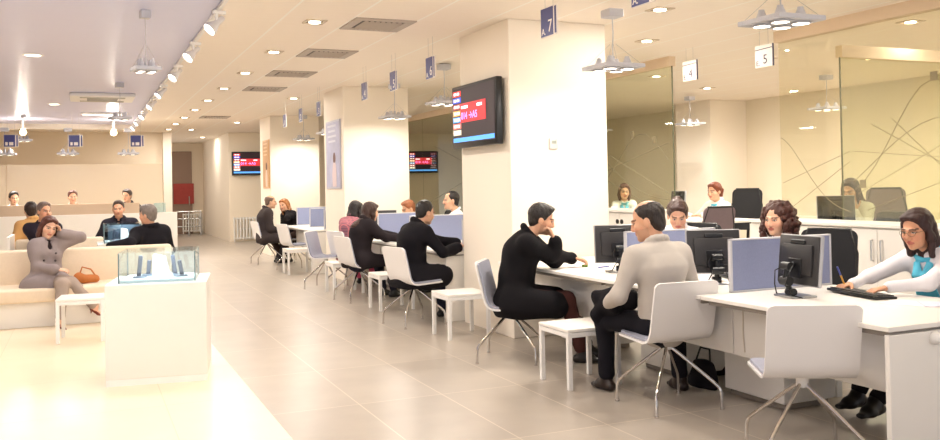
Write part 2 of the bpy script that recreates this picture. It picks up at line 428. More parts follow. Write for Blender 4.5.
    def torso(F, i, lo=True):
        dp = .1 if fem else .108
        if lo: F.ecap(P0-up1*.03, WA, (.155+i, dp+.01+i), (.13*q+i, dp-.01+i), side, .06)
        F.ecap(WA, CH_, (.13*q+i, dp-.01+i), (.155*q+i, dp+i), (side+ru)/2, .06)
        F.ecap(CH_, NB-.075*sc*up2, (.155*q+i, dp+i), (.132*q+i, .072+i), ru, .06)
        if g('belly'): F.ell(WA+fw*.05, (.13, .1, .12), None, .05)
        if fem:
            for x in (-1, 1): F.ell(CH_+ru*.065*x+fw*.07-.03*up2, (.06, .055+i, .06), None, .04)
        F.cap(NB-.035*sc*up2, SR, .044+i*.6, .042+i, .05).cap(NB-.035*sc*up2, SL, .044+i*.6, .042+i, .05)
    hcl = max(h, .0065)
    t = Field(); torso(t, inf)
    for s_, e_, w_ in ((SR, ER, WR), (SL, EL, WL)):
        t.cap(s_, e_, .05*q+infa, .037*q+infa*.85, .055).cap(e_, e_+(w_-e_)*g('cuff', .95), .037*q+infa*.85, .027*q+infa*(.95 if kind in ('coat', 'jacket') else .75), .03)
    if kind in ('coat',) or g('skirt'):
        hem = g('hem', .38); r0 = g('hemr', (.21, .15))
        t.ecap(P0+V(0, .02, .02), V(0, .05, hem+.06), (.18+inf*.5, .13+inf*.4), r0, side, .05)
        for h_, k_ in ((HR, KR), (HL, KL)):
            sx_ = .062*np.sign(h_[0])*side-V(0, 0, .03); t.cap(h_+sx_, h_+sx_+(k_-h_)*g('lap', .55), .105+inf*.7, .1+inf*.5, .05)
        if g('drape'): t.ecap(V(0, -.06, .45), V(0, .26, .45), (.32, .13), (.3, .12), side, .05)
        t.half((0, 0, hem), (0, 0, -1), .02)
    elif kind == 'jacket':
        t.ecap(P0, P0-up1*.08, (.175, .13), (.175, .135), side, .04)
    t.cap(NB-.055*up2+fw*.0, H(0, -.0, -.03), .056*q+(.004 if kind != 'coat' else .01), .06, .012, 's')
    if g('vneck'): t.cap(NB-.02*up2+fw*.1, CH_-.03*up2+fw*(.17+inf), .055, .012, .012, 's')
    if kind in ('coat', 'jacket', 'shirt') or g('collar'):
        cr = .06*q+inf*.4; n_ = 12; cz = g('collarz', .0)
        ring = [NB+up2*(.008+inf*.3+cz-.022*math.cos(a_))+cr*(math.sin(a_)*ru+math.cos(a_)*fw*1.05) for a_ in np.linspace(0, 2*math.pi, n_, endpoint=False)]
        op_ = (1, n_-1) if (g('vneck') or kind == 'shirt') else (0, n_)
        for i in range(op_[0], op_[1]): t.cap(ring[i], ring[(i+1) % n_], .009+inf*.35, None, .014)
        if kind == 'coat' and g('lapel', True):
            for x in (-1, 1): t.ecap(NB+fw*(.068+inf*.85)+ru*.05*x-.035*up2, CH_+fw*(dp_+inf)+ru*.055*x+.02*up2, (.034, .012), (.03, .01), ru, .006)
    v2, f2 = t.mesh(hcl, wrinkle({'shirt': .0042, 'sweater': .0036, 'jacket': .005, 'coat': .008}[kind], 24 if kind != 'coat' else 17, len(label)*.7))
    topo = npmesh(g('topname', {'shirt': 'shirt', 'sweater': 'sweater', 'jacket': 'jacket', 'coat': 'coat'}[kind]), v2, f2, g('topmat') or cloth(trgb, 'cotton' if kind == 'shirt' else 'wool'), body)
    if g('buttons'):
        for x in (-1, 1):
            for zz in (-.02, -.1, -.18):
                pb = CH_+up1*zz+ru*.06*x+fw*(dp_+inf+(.012 if zz > -.05 else -.002))
                MB().sph(pb, .013, (1, .6, 1)).build('button', mat('button_dark', (70, 60, 60), .4), body)
    if g('shirt'):
        u = Field(); torso(u, .011, False); 
        u.cap(NB-.055*up2, H(0, 0, -.03), .054*q, .058, .012, 's')
        for i in range(12):
            a1, a2 = [2*math.pi*j/12+.26 for j in (i, i+1)]; 
            if i in (11,): continue
            pt = lambda a_: NB+up2*(-.012-.022*math.cos(a_))+.056*q*(math.sin(a_)*ru+math.cos(a_)*fw*1.05)
            u.cap(pt(a1), pt(a2), .01, None, .01)
        vv, ff = u.mesh(hcl); npmesh('shirt', vv, ff, cloth(g('shirt'), 'cotton'), body)
        for e_, w_ in ((ER, WR), (EL, WL)):
            cu = Field(); d_ = nrm(w_-e_); cu.cap(w_-d_*.045, w_+d_*.004, .033*q, .031*q, .002)
            vv, ff = cu.mesh(hcl); npmesh('shirt_cuff', vv, ff, cloth(g('shirt'), 'cotton'), body)
    if g('tie'):
        u = Field(); u.ecap(NB+fw*.078-.045*up2, NB+fw*.082-.06*up2, (.02, .012), (.016, .012), ru, .005).ecap(NB+fw*.082-.06*up2, CH_+fw*.145-.03*up2, (.014, .01), (.03, .008), ru, .006)
        vv, ff = u.mesh(.006); npmesh('tie', vv, ff, cloth(g('tie'), 'silk'), body)
    if g('scarf'):
        u = Field(); n_ = 14
        ring = [NB+up2*(.0-.03*math.cos(a_))+(.082*q)*(math.sin(a_)*ru+math.cos(a_)*fw*1.1) for a_ in np.linspace(0, 2*math.pi, n_, endpoint=False)]
        for i in range(n_): u.cap(ring[i], ring[(i+1) % n_], .016, None, .012)
        for x in (-1, 1):
            m_ = CH_+fw*.145+ru*.03*x+.05*up2
            u.ecap(NB+fw*.09+ru*.045*x-.05*up2, m_, (.024, .012), (.034, .014), ru, .012)
            u.ecap(m_, CH_+fw*(.16)+ru*(.035*x)-.09*up2, (.034, .014), (.05, .01), ru, .015)
        vv, ff = u.mesh(max(h, .006), wrinkle(.0025, 60)); npmesh('scarf', vv, ff, cloth(g('scarf'), 'silk'), body)
    # trousers / skirt
    tr = Field(); i = .014
    tr.ecap(P0-up1*.04, P0+.07*up1, (.155+i, .115+i), (.135+i, .098+i), side, .05)
    for h_, k_, a_ in ((HR, KR, AR), (HL, KL, AL)):
        tr.cap(h_, k_, .08+i*.6, .056+i, .05).cap(k_, a_+(k_-a_)*.08, .055+i, g('hemw', .046)+i*.5, .03)
    vv, ff = tr.mesh(max(h, .009), wrinkle(.0035, 22, 1.)); npmesh('trousers', vv, ff, g('trmat') or cloth(g('trousers', (40, 38, 42))), body)
    # shoes
    for a_, d_ in ((AR, fdir[0]), (AL, fdir[1])):
        u = Field(); sd = nrm(np.cross(d_, (0, 0, 1))); dn = np.cross(d_, sd); dn = dn if dn[2] < 0 else -dn
        if g('heels'):
            u.ecap(a_-d_*.035+dn*.035, a_+d_*.06+dn*.07, (.03, .024), (.036, .017), sd, .015).ecap(a_+d_*.06+dn*.07, a_+d_*.145+dn*.078, (.036, .016), (.015, .01), sd, .015)
            u.cap(a_-d_*.035+dn*.04, a_-d_*.035+dn*.088, .014, .006, .01)
        else:
            u.ecap(a_-d_*.045+dn*.055, a_+d_*.075+dn*.06, (.038, .034), (.045, .028), sd, .02).ecap(a_+d_*.06+dn*.062, a_+d_*.15+dn*.07, (.045, .026), (.03, .016), sd, .02)
            u.cap(a_+dn*.005, a_+dn*.04, .042, .044, .02).cap(a_+dn*.02, a_+d_*.07+dn*.05, .036, .034, .03); u.half(a_+dn*.089, dn, .004)
        vv, ff = u.mesh(.0075); npmesh('shoe', vv, ff, mat('shoe_%d' % g('shoec', (24, 20, 20))[0], g('shoec', (24, 20, 20)), rough=.35, spec=.5), body)
    if g('glasses'):
        m_ = MB()
        for x in (-1, 1):
            m_.tube([H(x*.032+.022*math.cos(a_), .114-.012*abs(math.cos(a_)) if False else .112-.006*(x*math.cos(a_)), .0+.016*math.sin(a_)) for a_ in np.linspace(0, 2*math.pi, 16, endpoint=False)], .0013, 6, True)
            m_.tube([H(x*.054, .106, .004), H(x*.078, .03, .004), H(x*.08, -.01, .0)], .0013, 6)
        m_.tube([H(-.01, .118, .004), H(0, .121, .006), H(.01, .118, .004)], .0013, 6)
        m_.build('glasses', mat('wire', (120, 96, 70), .3, 1.), body)
    if g('earring'):
        for x in (-1, 1): m_ = MB(); m_.tube([H(x*.083, -.006, -.042), H(x*.085, -.006, -.052)], .0012, 6).sph(H(x*.086, -.006, -.058), .008).build('earring', mat('pearl', (240, 235, 225), .2), body)
    body['_sk'] = 0; del body['_sk']
    return body, dict(NB=NB, HD=HD, WR=WR, WL=WL, KR=KR, KL=KL, ER=ER, EL=EL, SR=SR, SL=SL)
# ------------------------------------------------------------------ shared materials
WHITE = mat('white_laminate', (244, 240, 234), .35, var=.02, spec=.4)
WHITEM = mat('white_metal', (240, 238, 235), .35, var=.02, spec=.5)
SHELL = mat('white_shell', (240, 237, 236), .3, var=.02, spec=.5)
PAD = mat('grey_upholstery', (166, 168, 184), .9, var=.08, scale=40, bump=.15, bscale=300, spec=.2)
CHROME = mat('chrome', (214, 210, 206), .12, 1., var=.02)
BLACKP = mat('black_plastic', (22, 22, 24), .35, var=.1)
DGREY = mat('dark_grey_plastic', (44, 42, 44), .4, var=.1)
SCREEND = mat('screen_glass', (12, 12, 16), .08, var=.05)
DIVF = mat('blue_grey_fabric', (148, 156, 190), .95, var=.1, scale=120, bump=.2, bscale=400, spec=.15)
ALU = mat('aluminium', (196, 196, 196), .3, 1., var=.03)
LAMPM = mat('lamp_grey_metal', (196, 196, 204), .4, .0, var=.03)
LEDW = emis('lamp_glow', (255, 240, 214), 9)
CREAMP = mat('cream_paint', (246, 236, 222), .75, var=.015, scale=1.2)
WALLF = mat('far_wall_paint', (246, 234, 216), .75, var=.02, scale=1.)
BEIGE = mat('beige_upholstery', (240, 222, 198), .75, var=.05, scale=30, bump=.08, bscale=200, spec=.25)
TAUPE = mat('taupe_laminate', (206, 182, 156), .6, var=.06, scale=3, stretch=(1, 1, 6))
GLASSC = glassmat('clear_glass', (238, 246, 246), .10)
GLASSO = glassmat('olive_glass', (243, 244, 233), .06)
GLASSB = glassmat('partition_glass', (249, 248, 240), .06, haze=.03, hazecol=(226, 214, 180))
FROST = glassmat('frosted_glass', (235, 230, 220), .06, rough=.2, haze=.7, hazecol=(250, 240, 224))
ETCH = mat('etched_line', (150, 140, 112), .8, var=.03)
NAVY = mat('navy_sign', (58, 62, 120), .4, var=.03)
SIGNW = mat('sign_white', (238, 230, 222), .4, var=.02)

def tiles(name, c1, c2, pitch, off, rough, linec, lw=.006, streak=None, spec=.5, var=.35):
    """slabs laid on a square grid in object space (metres); joints, per-slab tone and cloudy mottling"""
    m = bpy.data.materials.new(name); m.use_nodes = True; nt = m.node_tree; N = nt.nodes; Lk = nt.links; b = N['Principled BSDF']
    tc = N.new('ShaderNodeTexCoord'); sp = N.new('ShaderNodeSeparateXYZ'); Lk.new(tc.outputs['Object'], sp.inputs[0])
    def math_(op, a, bb=None):
        n = N.new('ShaderNodeMath'); n.operation = op
        for i, q in enumerate((a, bb)):
            if q is None: continue
            if isinstance(q, (int, float)): n.inputs[i].default_value = q
            else: Lk.new(q, n.inputs[i])
        return n.outputs[0]
    line = None; cells = []
    for ax, pt, of in ((0, pitch[0], off[0]), (1, pitch[1], off[1])):
        u = math_('DIVIDE', math_('SUBTRACT', sp.outputs[ax], of), pt)
        fr = math_('FRACT', u); d = math_('MINIMUM', fr, math_('SUBTRACT', 1.0, fr))
        l = math_('LESS_THAN', d, lw/pt); cells.append(math_('FLOOR', u))
        line = l if line is None else math_('MAXIMUM', line, l)
    cb = N.new('ShaderNodeCombineXYZ'); Lk.new(cells[0], cb.inputs[0]); Lk.new(cells[1], cb.inputs[1])
    wn = N.new('ShaderNodeTexWhiteNoise'); Lk.new(cb.outputs[0], wn.inputs['Vector'])
    mp = N.new('ShaderNodeMapping'); mp.inputs['Scale'].default_value = streak or (1, 1, 1); Lk.new(tc.outputs['Object'], mp.inputs[0])
    nz = N.new('ShaderNodeTexNoise'); nz.inputs['Scale'].default_value = 3.0; nz.inputs['Detail'].default_value = 6; Lk.new(mp.outputs[0], nz.inputs['Vector'])
    f = math_('ADD', math_('MULTIPLY', wn.outputs['Value'], var), math_('MULTIPLY', nz.outputs[0], 1-var))
    mx = N.new('ShaderNodeMix'); mx.data_type = 'RGBA'; mx.inputs[6].default_value = srgb(c1)+(1,); mx.inputs[7].default_value = srgb(c2)+(1,); Lk.new(f, mx.inputs[0])
    m2 = N.new('ShaderNodeMix'); m2.data_type = 'RGBA'; m2.inputs[7].default_value = srgb(linec)+(1,); Lk.new(line, m2.inputs[0]); Lk.new(mx.outputs[2], m2.inputs[6])
    Lk.new(m2.outputs[2], b.inputs['Base Color']); b.inputs['Roughness'].default_value = rough; b.inputs['Specular IOR Level'].default_value = spec
    MATS[name] = m; return m

# ------------------------------------------------------------------ chair: bent shell, inner pad, hub, four splayed chrome legs
def smooth_path(P, n=10):
    """polyline through corner points with rounded corners: P = [(y, z, radius)]"""
    out = [V(*P[0][:2])]
    for i in range(1, len(P)-1):
        p, a, b, r = V(*P[i][:2]), V(*P[i-1][:2]), V(*P[i+1][:2]), P[i][2]
        u, w = nrm(a-p), nrm(b-p); s, e = p+u*r, p+w*r
        for t in np.linspace(0, 1, n): out.append((1-t)**2*s+2*t*(1-t)*p+t*t*e)
    out.append(V(*P[-1][:2])); return out
def sheet(path, hw, t0, t1, corner, nx=14):
    """closed slab following a path in (y, z), half width hw, offset t0..t1 along the path normal, rounded ends"""
    S = [0.]
    for a, b in zip(path, path[1:]): S.append(S[-1]+np.linalg.norm(b-a))
    L = S[-1]; q = np.concatenate([np.linspace(0, corner, 7)[:-1], np.linspace(corner, L-corner, 30), np.linspace(L-corner, L, 7)[1:]])
    bm = bmesh.new(); grids = []
    ctr = [V(np.interp(s, S, [p[0] for p in path]), np.interp(s, S, [p[1] for p in path])) for s in q]
    for t in (t0, t1):
        rows = []
        for i, s in enumerate(q):
            d = nrm(ctr[min(i+1, len(q)-1)]-ctr[max(i-1, 0)]); n = V(d[1], -d[0])
            e = min(s, L-s); w = hw if e >= corner else hw-corner+math.sqrt(max(corner**2-(corner-e)**2, 0))
            rows.append([bm.verts.new((w*(2*j/(nx-1)-1), *(ctr[i]+n*t))) for j in range(nx)])
        grids.append(rows)
    A, B = grids; n = len(q)
    for i in range(n-1):
        for j in range(nx-1):
            bm.faces.new((A[i][j], A[i+1][j], A[i+1][j+1], A[i][j+1])); bm.faces.new((B[i][j], B[i][j+1], B[i+1][j+1], B[i+1][j]))
        bm.faces.new((A[i][0], B[i][0], B[i+1][0], A[i+1][0])); bm.faces.new((A[i][-1], A[i+1][-1], B[i+1][-1], B[i][-1]))
    for j in range(nx-1):
        bm.faces.new((A[0][j], A[0][j+1], B[0][j+1], B[0][j])); bm.faces.new((A[-1][j], B[-1][j], B[-1][j+1], A[-1][j+1]))
    return bm
def make_chair():
    c = empty('shell_chair', label='white shell chair', cat='chair')
    path = smooth_path([(.235, .452, 0), (-.155, .435, .09), (-.245, .83, 0)])
    m = MB(); m.b = sheet(path, .235, -.008, .006, .035); m.build('seat_shell', SHELL, c)
    p2 = smooth_path([(.225, .454, 0), (-.152, .438, .085), (-.240, .815, 0)])
    m = MB(); m.b = sheet(p2, .222, .007, .022, .03); m.build('seat_pad', PAD, c)
    m = MB(); m.cyl((0, 0, .405), .032, .075).box((0, 0, .432), (.2, .16, .012)); m.build('hub', WHITEM, c)
    for a in (45, 135, 225, 315):
        d = V(math.cos(R(a)), math.sin(R(a)), 0)
        P = [d*.02+V(0, 0, .385), d*.1+V(0, 0, .325), d*.29+V(0, 0, .175), d*.325+V(0, 0, .145), d*.338+V(0, 0, .11), d*.342+V(0, 0, .01)]
        m = MB(); m.tube(P, .0105, 10); m.cyl(d*.342+V(0, 0, .006), .015, .012); m.build('leg', CHROME, c)
    return c
CHAIR = make_chair(); cu = []
def chair(x, y, rz, label): return inst(CHAIR, cu, (x, y, 0), rz, label, 'white shell chairs')

def make_table(w=.44, d=.44, h=.43):
    t = empty('side_table', label='low white table', cat='table')
    m = MB(); m.box((0, 0, h-.011), (w, d, .022), None, .003); m.build('table_top', WHITE, t)
    m = MB()
    for a in (0, 1):
        for s in (-1, 1):
            if a: m.box((0, s*(d/2-.018), h-.043), (w-.06, .03, .034))
            else: m.box((s*(w/2-.018), 0, h-.043), (.03, d-.06, .034))
    m.build('apron_frame', WHITEM, t)
    for sx in (-1, 1):
        for sy in (-1, 1):
            m = MB(); m.box((sx*(w/2-.018), sy*(d/2-.018), (h-.024)/2), (.034, .034, h-.024)); m.build('leg', WHITEM, t)
    return t
TABLE = make_table(); tu = []
def table(x, y, rz, label): return inst(TABLE, tu, (x, y, 0), rz, label, 'low white side tables')

# ------------------------------------------------------------------ office chair
def make_office(backc):
    c = empty('office_chair', label='office chair', cat='chair')
    path = smooth_path([(-.2, .6, 0), (-.24, .78, .1), (-.3, 1.06, 0)])
    m = MB(); m.b = sheet(path, .215, -.009, .009, .06); m.build('backrest', backc, c)
    n = len(path); e = [(.215*s, p[0], p[1]) for s in (1,) for p in path[1:-1]]
    P = [(-x, y, z) for x, y, z in e]+[(-.16, *path[-1])]+[(.16, *path[-1])]+e[::-1]
    m = MB(); m.tube(P, .013, 8); m.build('back_frame', BLACKP, c)
    p2 = smooth_path([(.24, .445, 0), (.2, .475, .05), (-.2, .475, 0)])
    m = MB(); m.b = sheet(p2, .24, -.03, .03, .06); m.build('seat', backc, c)
    m = MB(); m.tube([(0, -.1, .43), (0, -.26, .45), (0, -.29, .6), (0, -.27, .76)], .022, 8); m.build('back_support', BLACKP, c)
    m = MB(); m.cyl((0, 0, .25), .027, .38).cyl((0, 0, .42), .06, .05); m.build('column', BLACKP, c)
    for k in range(5):
        a = 2*math.pi*k/5; d = V(math.cos(a), math.sin(a), 0)
        m = MB(); m.tube([d*.02+V(0, 0, .1), d*.28+V(0, 0, .075)], [.026, .016], 8); b = m.build('base_arm', BLACKP, c)
        m = MB(); m.cyl(d*.285+V(0, 0, .028), .027, .04, (90, 0, math.degrees(a))); m.build('caster', BLACKP, b)
    return c
OFF_B = mat('black_mesh', (30, 30, 34), .85, var=.3, scale=120, bump=.3, bscale=300)
OFF_G = mat('taupe_grey_upholstery', (128, 112, 118), .9, var=.1, scale=60, bump=.2, bscale=250)
OCB = make_office(OFF_B); ocb = []; OCG = make_office(OFF_G); ocg = []
def ochair(x, y, rz, label, grey=False):
    return inst(OCG if grey else OCB, ocg if grey else ocb, (x, y, 0), rz, label, 'grey office chairs' if grey else 'black office chairs')

# ------------------------------------------------------------------ monitor, its screen towards +Y, origin on the desk
def make_monitor(w=.38, h=.31, tilt=-6):
    o = empty('computer_monitor', label='monitor', cat='monitor')
    T = Matrix.Translation((0, 0, .07)) @ Matrix.Rotation(R(tilt), 4, 'X')
    def tm(name, m, material, par):
        ob = m.build(name, material, par); ob.data.transform(T); return ob
    m = MB(); m.box((0, .012, h/2), (w, .026, h), None, .006, 2); fr = tm('bezel', m, mat('silver_bezel', (176, 176, 180), .35, .3), o)
    m = MB(); m.box((0, .0262, h/2), (w-.03, .002, h-.03), None, 0); tm('screen', m, SCREEND, fr)
    m = MB(); m.box((0, -.004, h/2), (w-.012, .016, h-.012), None, .006, 2); m.box((0, -.018, h*.5), (w*.74, .02, h*.62), None, .012, 2); bk = tm('back_shell', m, DGREY, o)
    m = MB(); m.box((0, -.016, h-.045), (.13, .016, .03), None, .005); tm('carry_handle', m, BLACKP, bk)
    m = MB(); m.box((0, -.03, h*.33), (.12, .012, .12), None, .003); tm('mount_plate', m, BLACKP, bk)
    m = MB(); m.tube([(0, -.03, .2), (0, -.075, .19), (0, -.09, .12), (0, -.05, .03)], .016, 8)
    m.cyl((0, -.075, .19), .026, .07, (0, 90, 0)).cyl((0, -.085, .1), .028, .075, (0, 90, 0)).cyl((0, -.05, .03), .024, .06, (0, 90, 0)); m.build('tilt_arm', BLACKP, o)
    m = MB(); m.box((0, -.02, .006), (.2, .17, .012), None, .005, 2); m.build('base_plate', ALU, o)
    for s in (-1, 1):
        P = [(.03*s, -.05, .2), (.07*s, -.11, .16), (.05*s, -.13, .08), (.075*s, -.1, .02), (.12*s, -.06, .006)]
        m = MB(); m.tube(P, .004, 6); m.build('cable', BLACKP, o)
    return o
MON = make_monitor(); mu = []
def monitor(x, y, z, rz, label): return inst(MON, mu, (x, y, z), rz, label, 'black desk monitors')

def make_keyboard():
    k = empty('keyboard', label='keyboard', cat='keyboard')
    m = MB(); m.box((0, 0, .012), (.46, .165, .018), (4, 0, 0), .006, 2); m.build('case', BLACKP, k)
    m = MB()
    for r in range(6):
        for c in range(18):
            if r == 0 and 3 < c < 10: continue
            m.box((-.205+c*.0238+(0.008 if c > 14 else 0), -.062+r*.0235, .0235+(-.062+r*.0235)*.07), (.019, .0185, .008), (4, 0, 0), .002)
        if r == 0: m.box((-.055, -.062, .0192), (.13, .0185, .008), (4, 0, 0), .002)
    m.build('key_caps', mat('key_grey', (52, 50, 52), .5), k)
    return k
KB = make_keyboard(); ku = []
def keyboard(x, y, z, rz, label): return inst(KB, ku, (x, y, z), rz, label)

# ------------------------------------------------------------------ pendant: flat frame with four spots on a cord
def make_pendant(drop=.5):
    p = empty('pendant_lamp', label='pendant', cat='pendant lamp')
    m = MB(); m.box((0, 0, drop-.035), (.17, .17, .07), None, .008); m.build('ceiling_box', LAMPM, p)
    m = MB(); m.tube([(0, 0, drop-.06), (.006, 0, drop*.6), (0, .004, .17), (0, 0, .1)], .006, 8); m.build('cord', LAMPM, p)
    for sx in (-1, 1):
        for sy in (-1, 1):
            m = MB(); m.tube([(sx*.02, sy*.02, .2), (sx*.19, sy*.19, .022)], .0018, 5); m.build('wire', ALU, p)
    m = MB()
    for s in (-1, 1): m.box((0, s*.2, 0), (.46, .055, .032), None, .004); m.box((s*.2, 0, 0), (.055, .345, .032), None, .004)
    m.box((0, 0, 0), (.345, .045, .03), None, .004); m.box((0, 0, 0), (.045, .345, .03), None, .004)
    m.cyl((0, 0, .05), .028, .09, None, 16, .016); m.build('frame', LAMPM, p)
    for sx in (-1, 1):
        for sy in (-1, 1):
            m = MB(); m.lathe([(.022, .085), (.026, .07), (.045, .03), (.072, -.02), (.074, -.03), (.066, -.03), (.03, .0)], (sx*.1, sy*.1, 0)); s = m.build('spot_head', LAMPM, p)
            m = MB(); m.cyl((sx*.1, sy*.1, -.024), .064, .006); m.build('lamp_disc', LEDW, s)
    return p
PEND = make_pendant(); pu = []
def light(kind, loc, energy, col=(1, .93, .84), size=.12, rot=(0, 0, 0), spot=None, name='lamp_light'):
    d = bpy.data.lights.new(name, kind); d.energy = energy; d.color = col
    if kind == 'AREA': d.shape = 'DISK'; d.size = size
    else: d.shadow_soft_size = size
    if spot: d.spot_size = R(spot[0]); d.spot_blend = spot[1]
    o = bpy.data.objects.new(name, d); COL.objects.link(o); o.location = loc; o.rotation_euler = [R(a) for a in rot]
    return o
def pendant(x, y, z, rz, label, e=None, group='four-spot pendants over the desks'):
    o = inst(PEND, pu, (x, y, z), rz, label, group); o.scale = (.86, .86, 1.0)
    e = PE if e is None else e
    if e: light('AREA', (x, y, z-.045), e, size=.3)
    return o
PE = 30

# ------------------------------------------------------------------ lettering: built glyph meshes from the built-in font
def text(s, size, m, parent=None, loc=(0, 0, 0), rot=(0, 0, 0), name='lettering', depth=.001, sx=1., align='LEFT'):
    cu_ = bpy.data.curves.new(name, 'FONT'); cu_.body = s; cu_.size = size; cu_.extrude = depth; cu_.align_x = align
    o = bpy.data.objects.new(name, cu_); COL.objects.link(o); bpy.context.view_layer.update()
    me = bpy.data.meshes.new_from_object(o.evaluated_get(bpy.context.evaluated_depsgraph_get()))
    COL.objects.unlink(o); bpy.data.objects.remove(o)
    me.materials.clear()
    me.transform(Matrix.Translation(loc) @ Euler([R(a) for a in rot]).to_matrix().to_4x4() @ Matrix.Diagonal((sx, 1, 1, 1)))
    me.name = name
    return link(name, me, m, parent)
# hanging number sign in the YZ plane, face towards -X; y from 0 (far edge, left in the picture) to -w (near edge)
def sign(x, y, z, top, letter, num, label, white=False, w=.26, h=.235, group='hanging desk number signs', rz=0):
    o = empty('number_sign', (x, y, z), rz, label, 'sign', group)
    m = MB(); m.box((0, -w/2, h/2), (.012, w, h), None, .002); m.build('panel', SIGNW, o)
    body, ink = (SIGNW, mat('sign_ink', (64, 58, 84), .5)) if white else (NAVY, SIGNW)
    if not white:
        m = MB(); m.box((-.007, -w*.40, h/2), (.004, w*.76, h-.012), None, 0); m.build('navy_face', NAVY, o)
        m = MB(); m.box((-.007, -w*.92, h/2), (.004, w*.1, h*.9), None, 0); m.build('navy_strip', NAVY, o)
    else:
        m = MB(); m.tube([(-.007, -.004, h*.8), (-.007, -w*.5, h*.82), (-.007, -w+.004, h*.84)], .004, 5); m.build('rule_line', ink, o)
        m = MB(); m.box((.0, -w-.004, h/2), (.014, .012, h), None, 0); m.build('dark_edge', ink, o)
    r_ = (90, 0, -90)
    if not num:
        for k_, (yy_, ww_) in enumerate(((-w*.2, .04), (-w*.52, .07))): MB().box((-.0095, yy_, .06), (.002, ww_, .06), None, 0).build('white_mark', ink, o)
    else: text(letter, .075, ink, o, (-.0095, -.018, .02), r_, 'letter')
    if num: text(num, .14, ink, o, (-.0095, -w*.46, .035), r_, 'numeral')
    for s in (-.25, -.75):
        m = MB(); m.tube([(0, w*s, h), (0, w*s, top-z)], .0016, 5); m.build('hanging_wire', ALU, o)
    return o
EXPO, WLO, WHI, DE, SPE, PE, CE = 0.14, 1.9, .65, 22, 50, 22, 2.5
# ------------------------------------------------------------------ camera and render look
F_, YAW, PIT, ROL, CY, HH = 884.2, .41271, .01383, -.01945, 172.06, 1.47
fw_ = V(math.sin(YAW)*math.cos(PIT), math.cos(YAW)*math.cos(PIT), math.sin(PIT)); r0_ = V(math.cos(YAW), -math.sin(YAW), 0); u0_ = np.cross(r0_, fw_)
r_c = math.cos(ROL)*r0_+math.sin(ROL)*u0_; u_c = -math.sin(ROL)*r0_+math.cos(ROL)*u0_
cam = bpy.data.cameras.new('camera'); cam_o = bpy.data.objects.new('camera', cam); COL.objects.link(cam_o)
cam.sensor_width = 36; cam.lens = F_/940*36; cam.shift_y = -(220-CY)/940; cam.clip_end = 200
cam_o.matrix_world = Matrix(((r_c[0], u_c[0], -fw_[0], 0), (r_c[1], u_c[1], -fw_[1], 0), (r_c[2], u_c[2], -fw_[2], HH), (0, 0, 0, 1)))
SC.camera = cam_o
SC.view_settings.view_transform = 'Standard'; SC.view_settings.look = 'None'; SC.view_settings.gamma = 1; SC.view_settings.exposure = EXPO
try: SC.view_settings.use_curve_mapping = False
except Exception: pass
SC.cycles.max_bounces = 8; SC.cycles.transparent_max_bounces = 16; SC.cycles.sample_clamp_indirect = 6; SC.cycles.caustics_reflective = False; SC.cycles.caustics_refractive = False
SC.cycles.use_denoising = True
w = bpy.data.worlds.new('daylight'); SC.world = w; w.use_nodes = True
nt = w.node_tree; bg = nt.nodes['Background']; tc = nt.nodes.new('ShaderNodeTexCoord'); sp = nt.nodes.new('ShaderNodeSeparateXYZ'); rp = nt.nodes.new('ShaderNodeValToRGB')
nt.links.new(tc.outputs['Generated'], sp.inputs[0]); mr = nt.nodes.new('ShaderNodeMapRange'); mr.inputs[1].default_value = -1; nt.links.new(sp.outputs[2], mr.inputs[0]); nt.links.new(mr.outputs[0], rp.inputs[0])
# added glow below the horizon lifts the ceiling; milky sky above
e = rp.color_ramp.elements; e[0].position = .48; e[0].color = (WLO, WLO*.95, WLO*.9, 1); e[1].position = .52; e[1].color = (WHI*.96, WHI*.97, WHI*1.04, 1)
nt.links.new(rp.outputs[0], bg.inputs[0]); bg.inputs[1].default_value = 1.0

# ------------------------------------------------------------------ the room
XB = 1.105
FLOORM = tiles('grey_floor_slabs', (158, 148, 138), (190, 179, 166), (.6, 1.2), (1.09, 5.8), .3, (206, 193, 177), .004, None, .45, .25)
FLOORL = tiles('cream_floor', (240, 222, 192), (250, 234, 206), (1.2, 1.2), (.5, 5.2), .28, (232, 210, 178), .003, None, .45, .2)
CEILM = tiles('ceiling_panels', (247, 235, 220), (253, 244, 233), (.62, 50.), (1.09, -2.), .55, (255, 252, 244), .011, (.5, 9, 1), .25, .15)
CEILL = mat('lilac_ceiling', (208, 210, 240), .33, var=.04, scale=.5, stretch=(.3, 2, 1), spec=.4)
def slab(name, lo, hi, m, bev=0):
    return struct(MB().span(lo, hi, bev).build(name, m))
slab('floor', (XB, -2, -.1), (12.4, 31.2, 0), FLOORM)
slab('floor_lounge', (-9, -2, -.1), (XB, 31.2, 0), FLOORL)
slab('ceiling', (XB, -1.2, 3.04), (12.4, 31.2, 3.2), CEILM)
slab('ceiling_lounge', (-9, -1.2, 3.0), (XB-.01, 21.8, 3.2), CEILL)
slab('ceiling_back', (-9, 21.8, 3.04), (XB-.01, 31.2, 3.2), CEILM)
slab('wall_left', (-9.1, -1.2, 0), (-9, 31.2, 3.2), CREAMP)
slab('wall_right', (12.2, 3.0, 0), (12.4, 25.3, 3.2), mat('tan_wall', (238, 228, 208), .8, var=.03, scale=1.))
slab('wall_far', (3.72, 25.2, 0), (12.4, 31.2, 3.2), WALLF)
slab('wall_corridor', (2.1, 31.0, 0), (3.72, 31.2, 3.2), WALLF)
slab('wall_lounge', (-9, 25.3, 0), (2.18, 25.5, 3.2), mat('lounge_wall', (240, 226, 206), .75, var=.03, scale=.8))
slab('trim_post', (1.98, 25.05, 0), (2.2, 25.3, 3.04), CREAMP)
slab('trim_header', (-9, 21.8, 2.88), (XB, 21.95, 3.2), CREAMP)
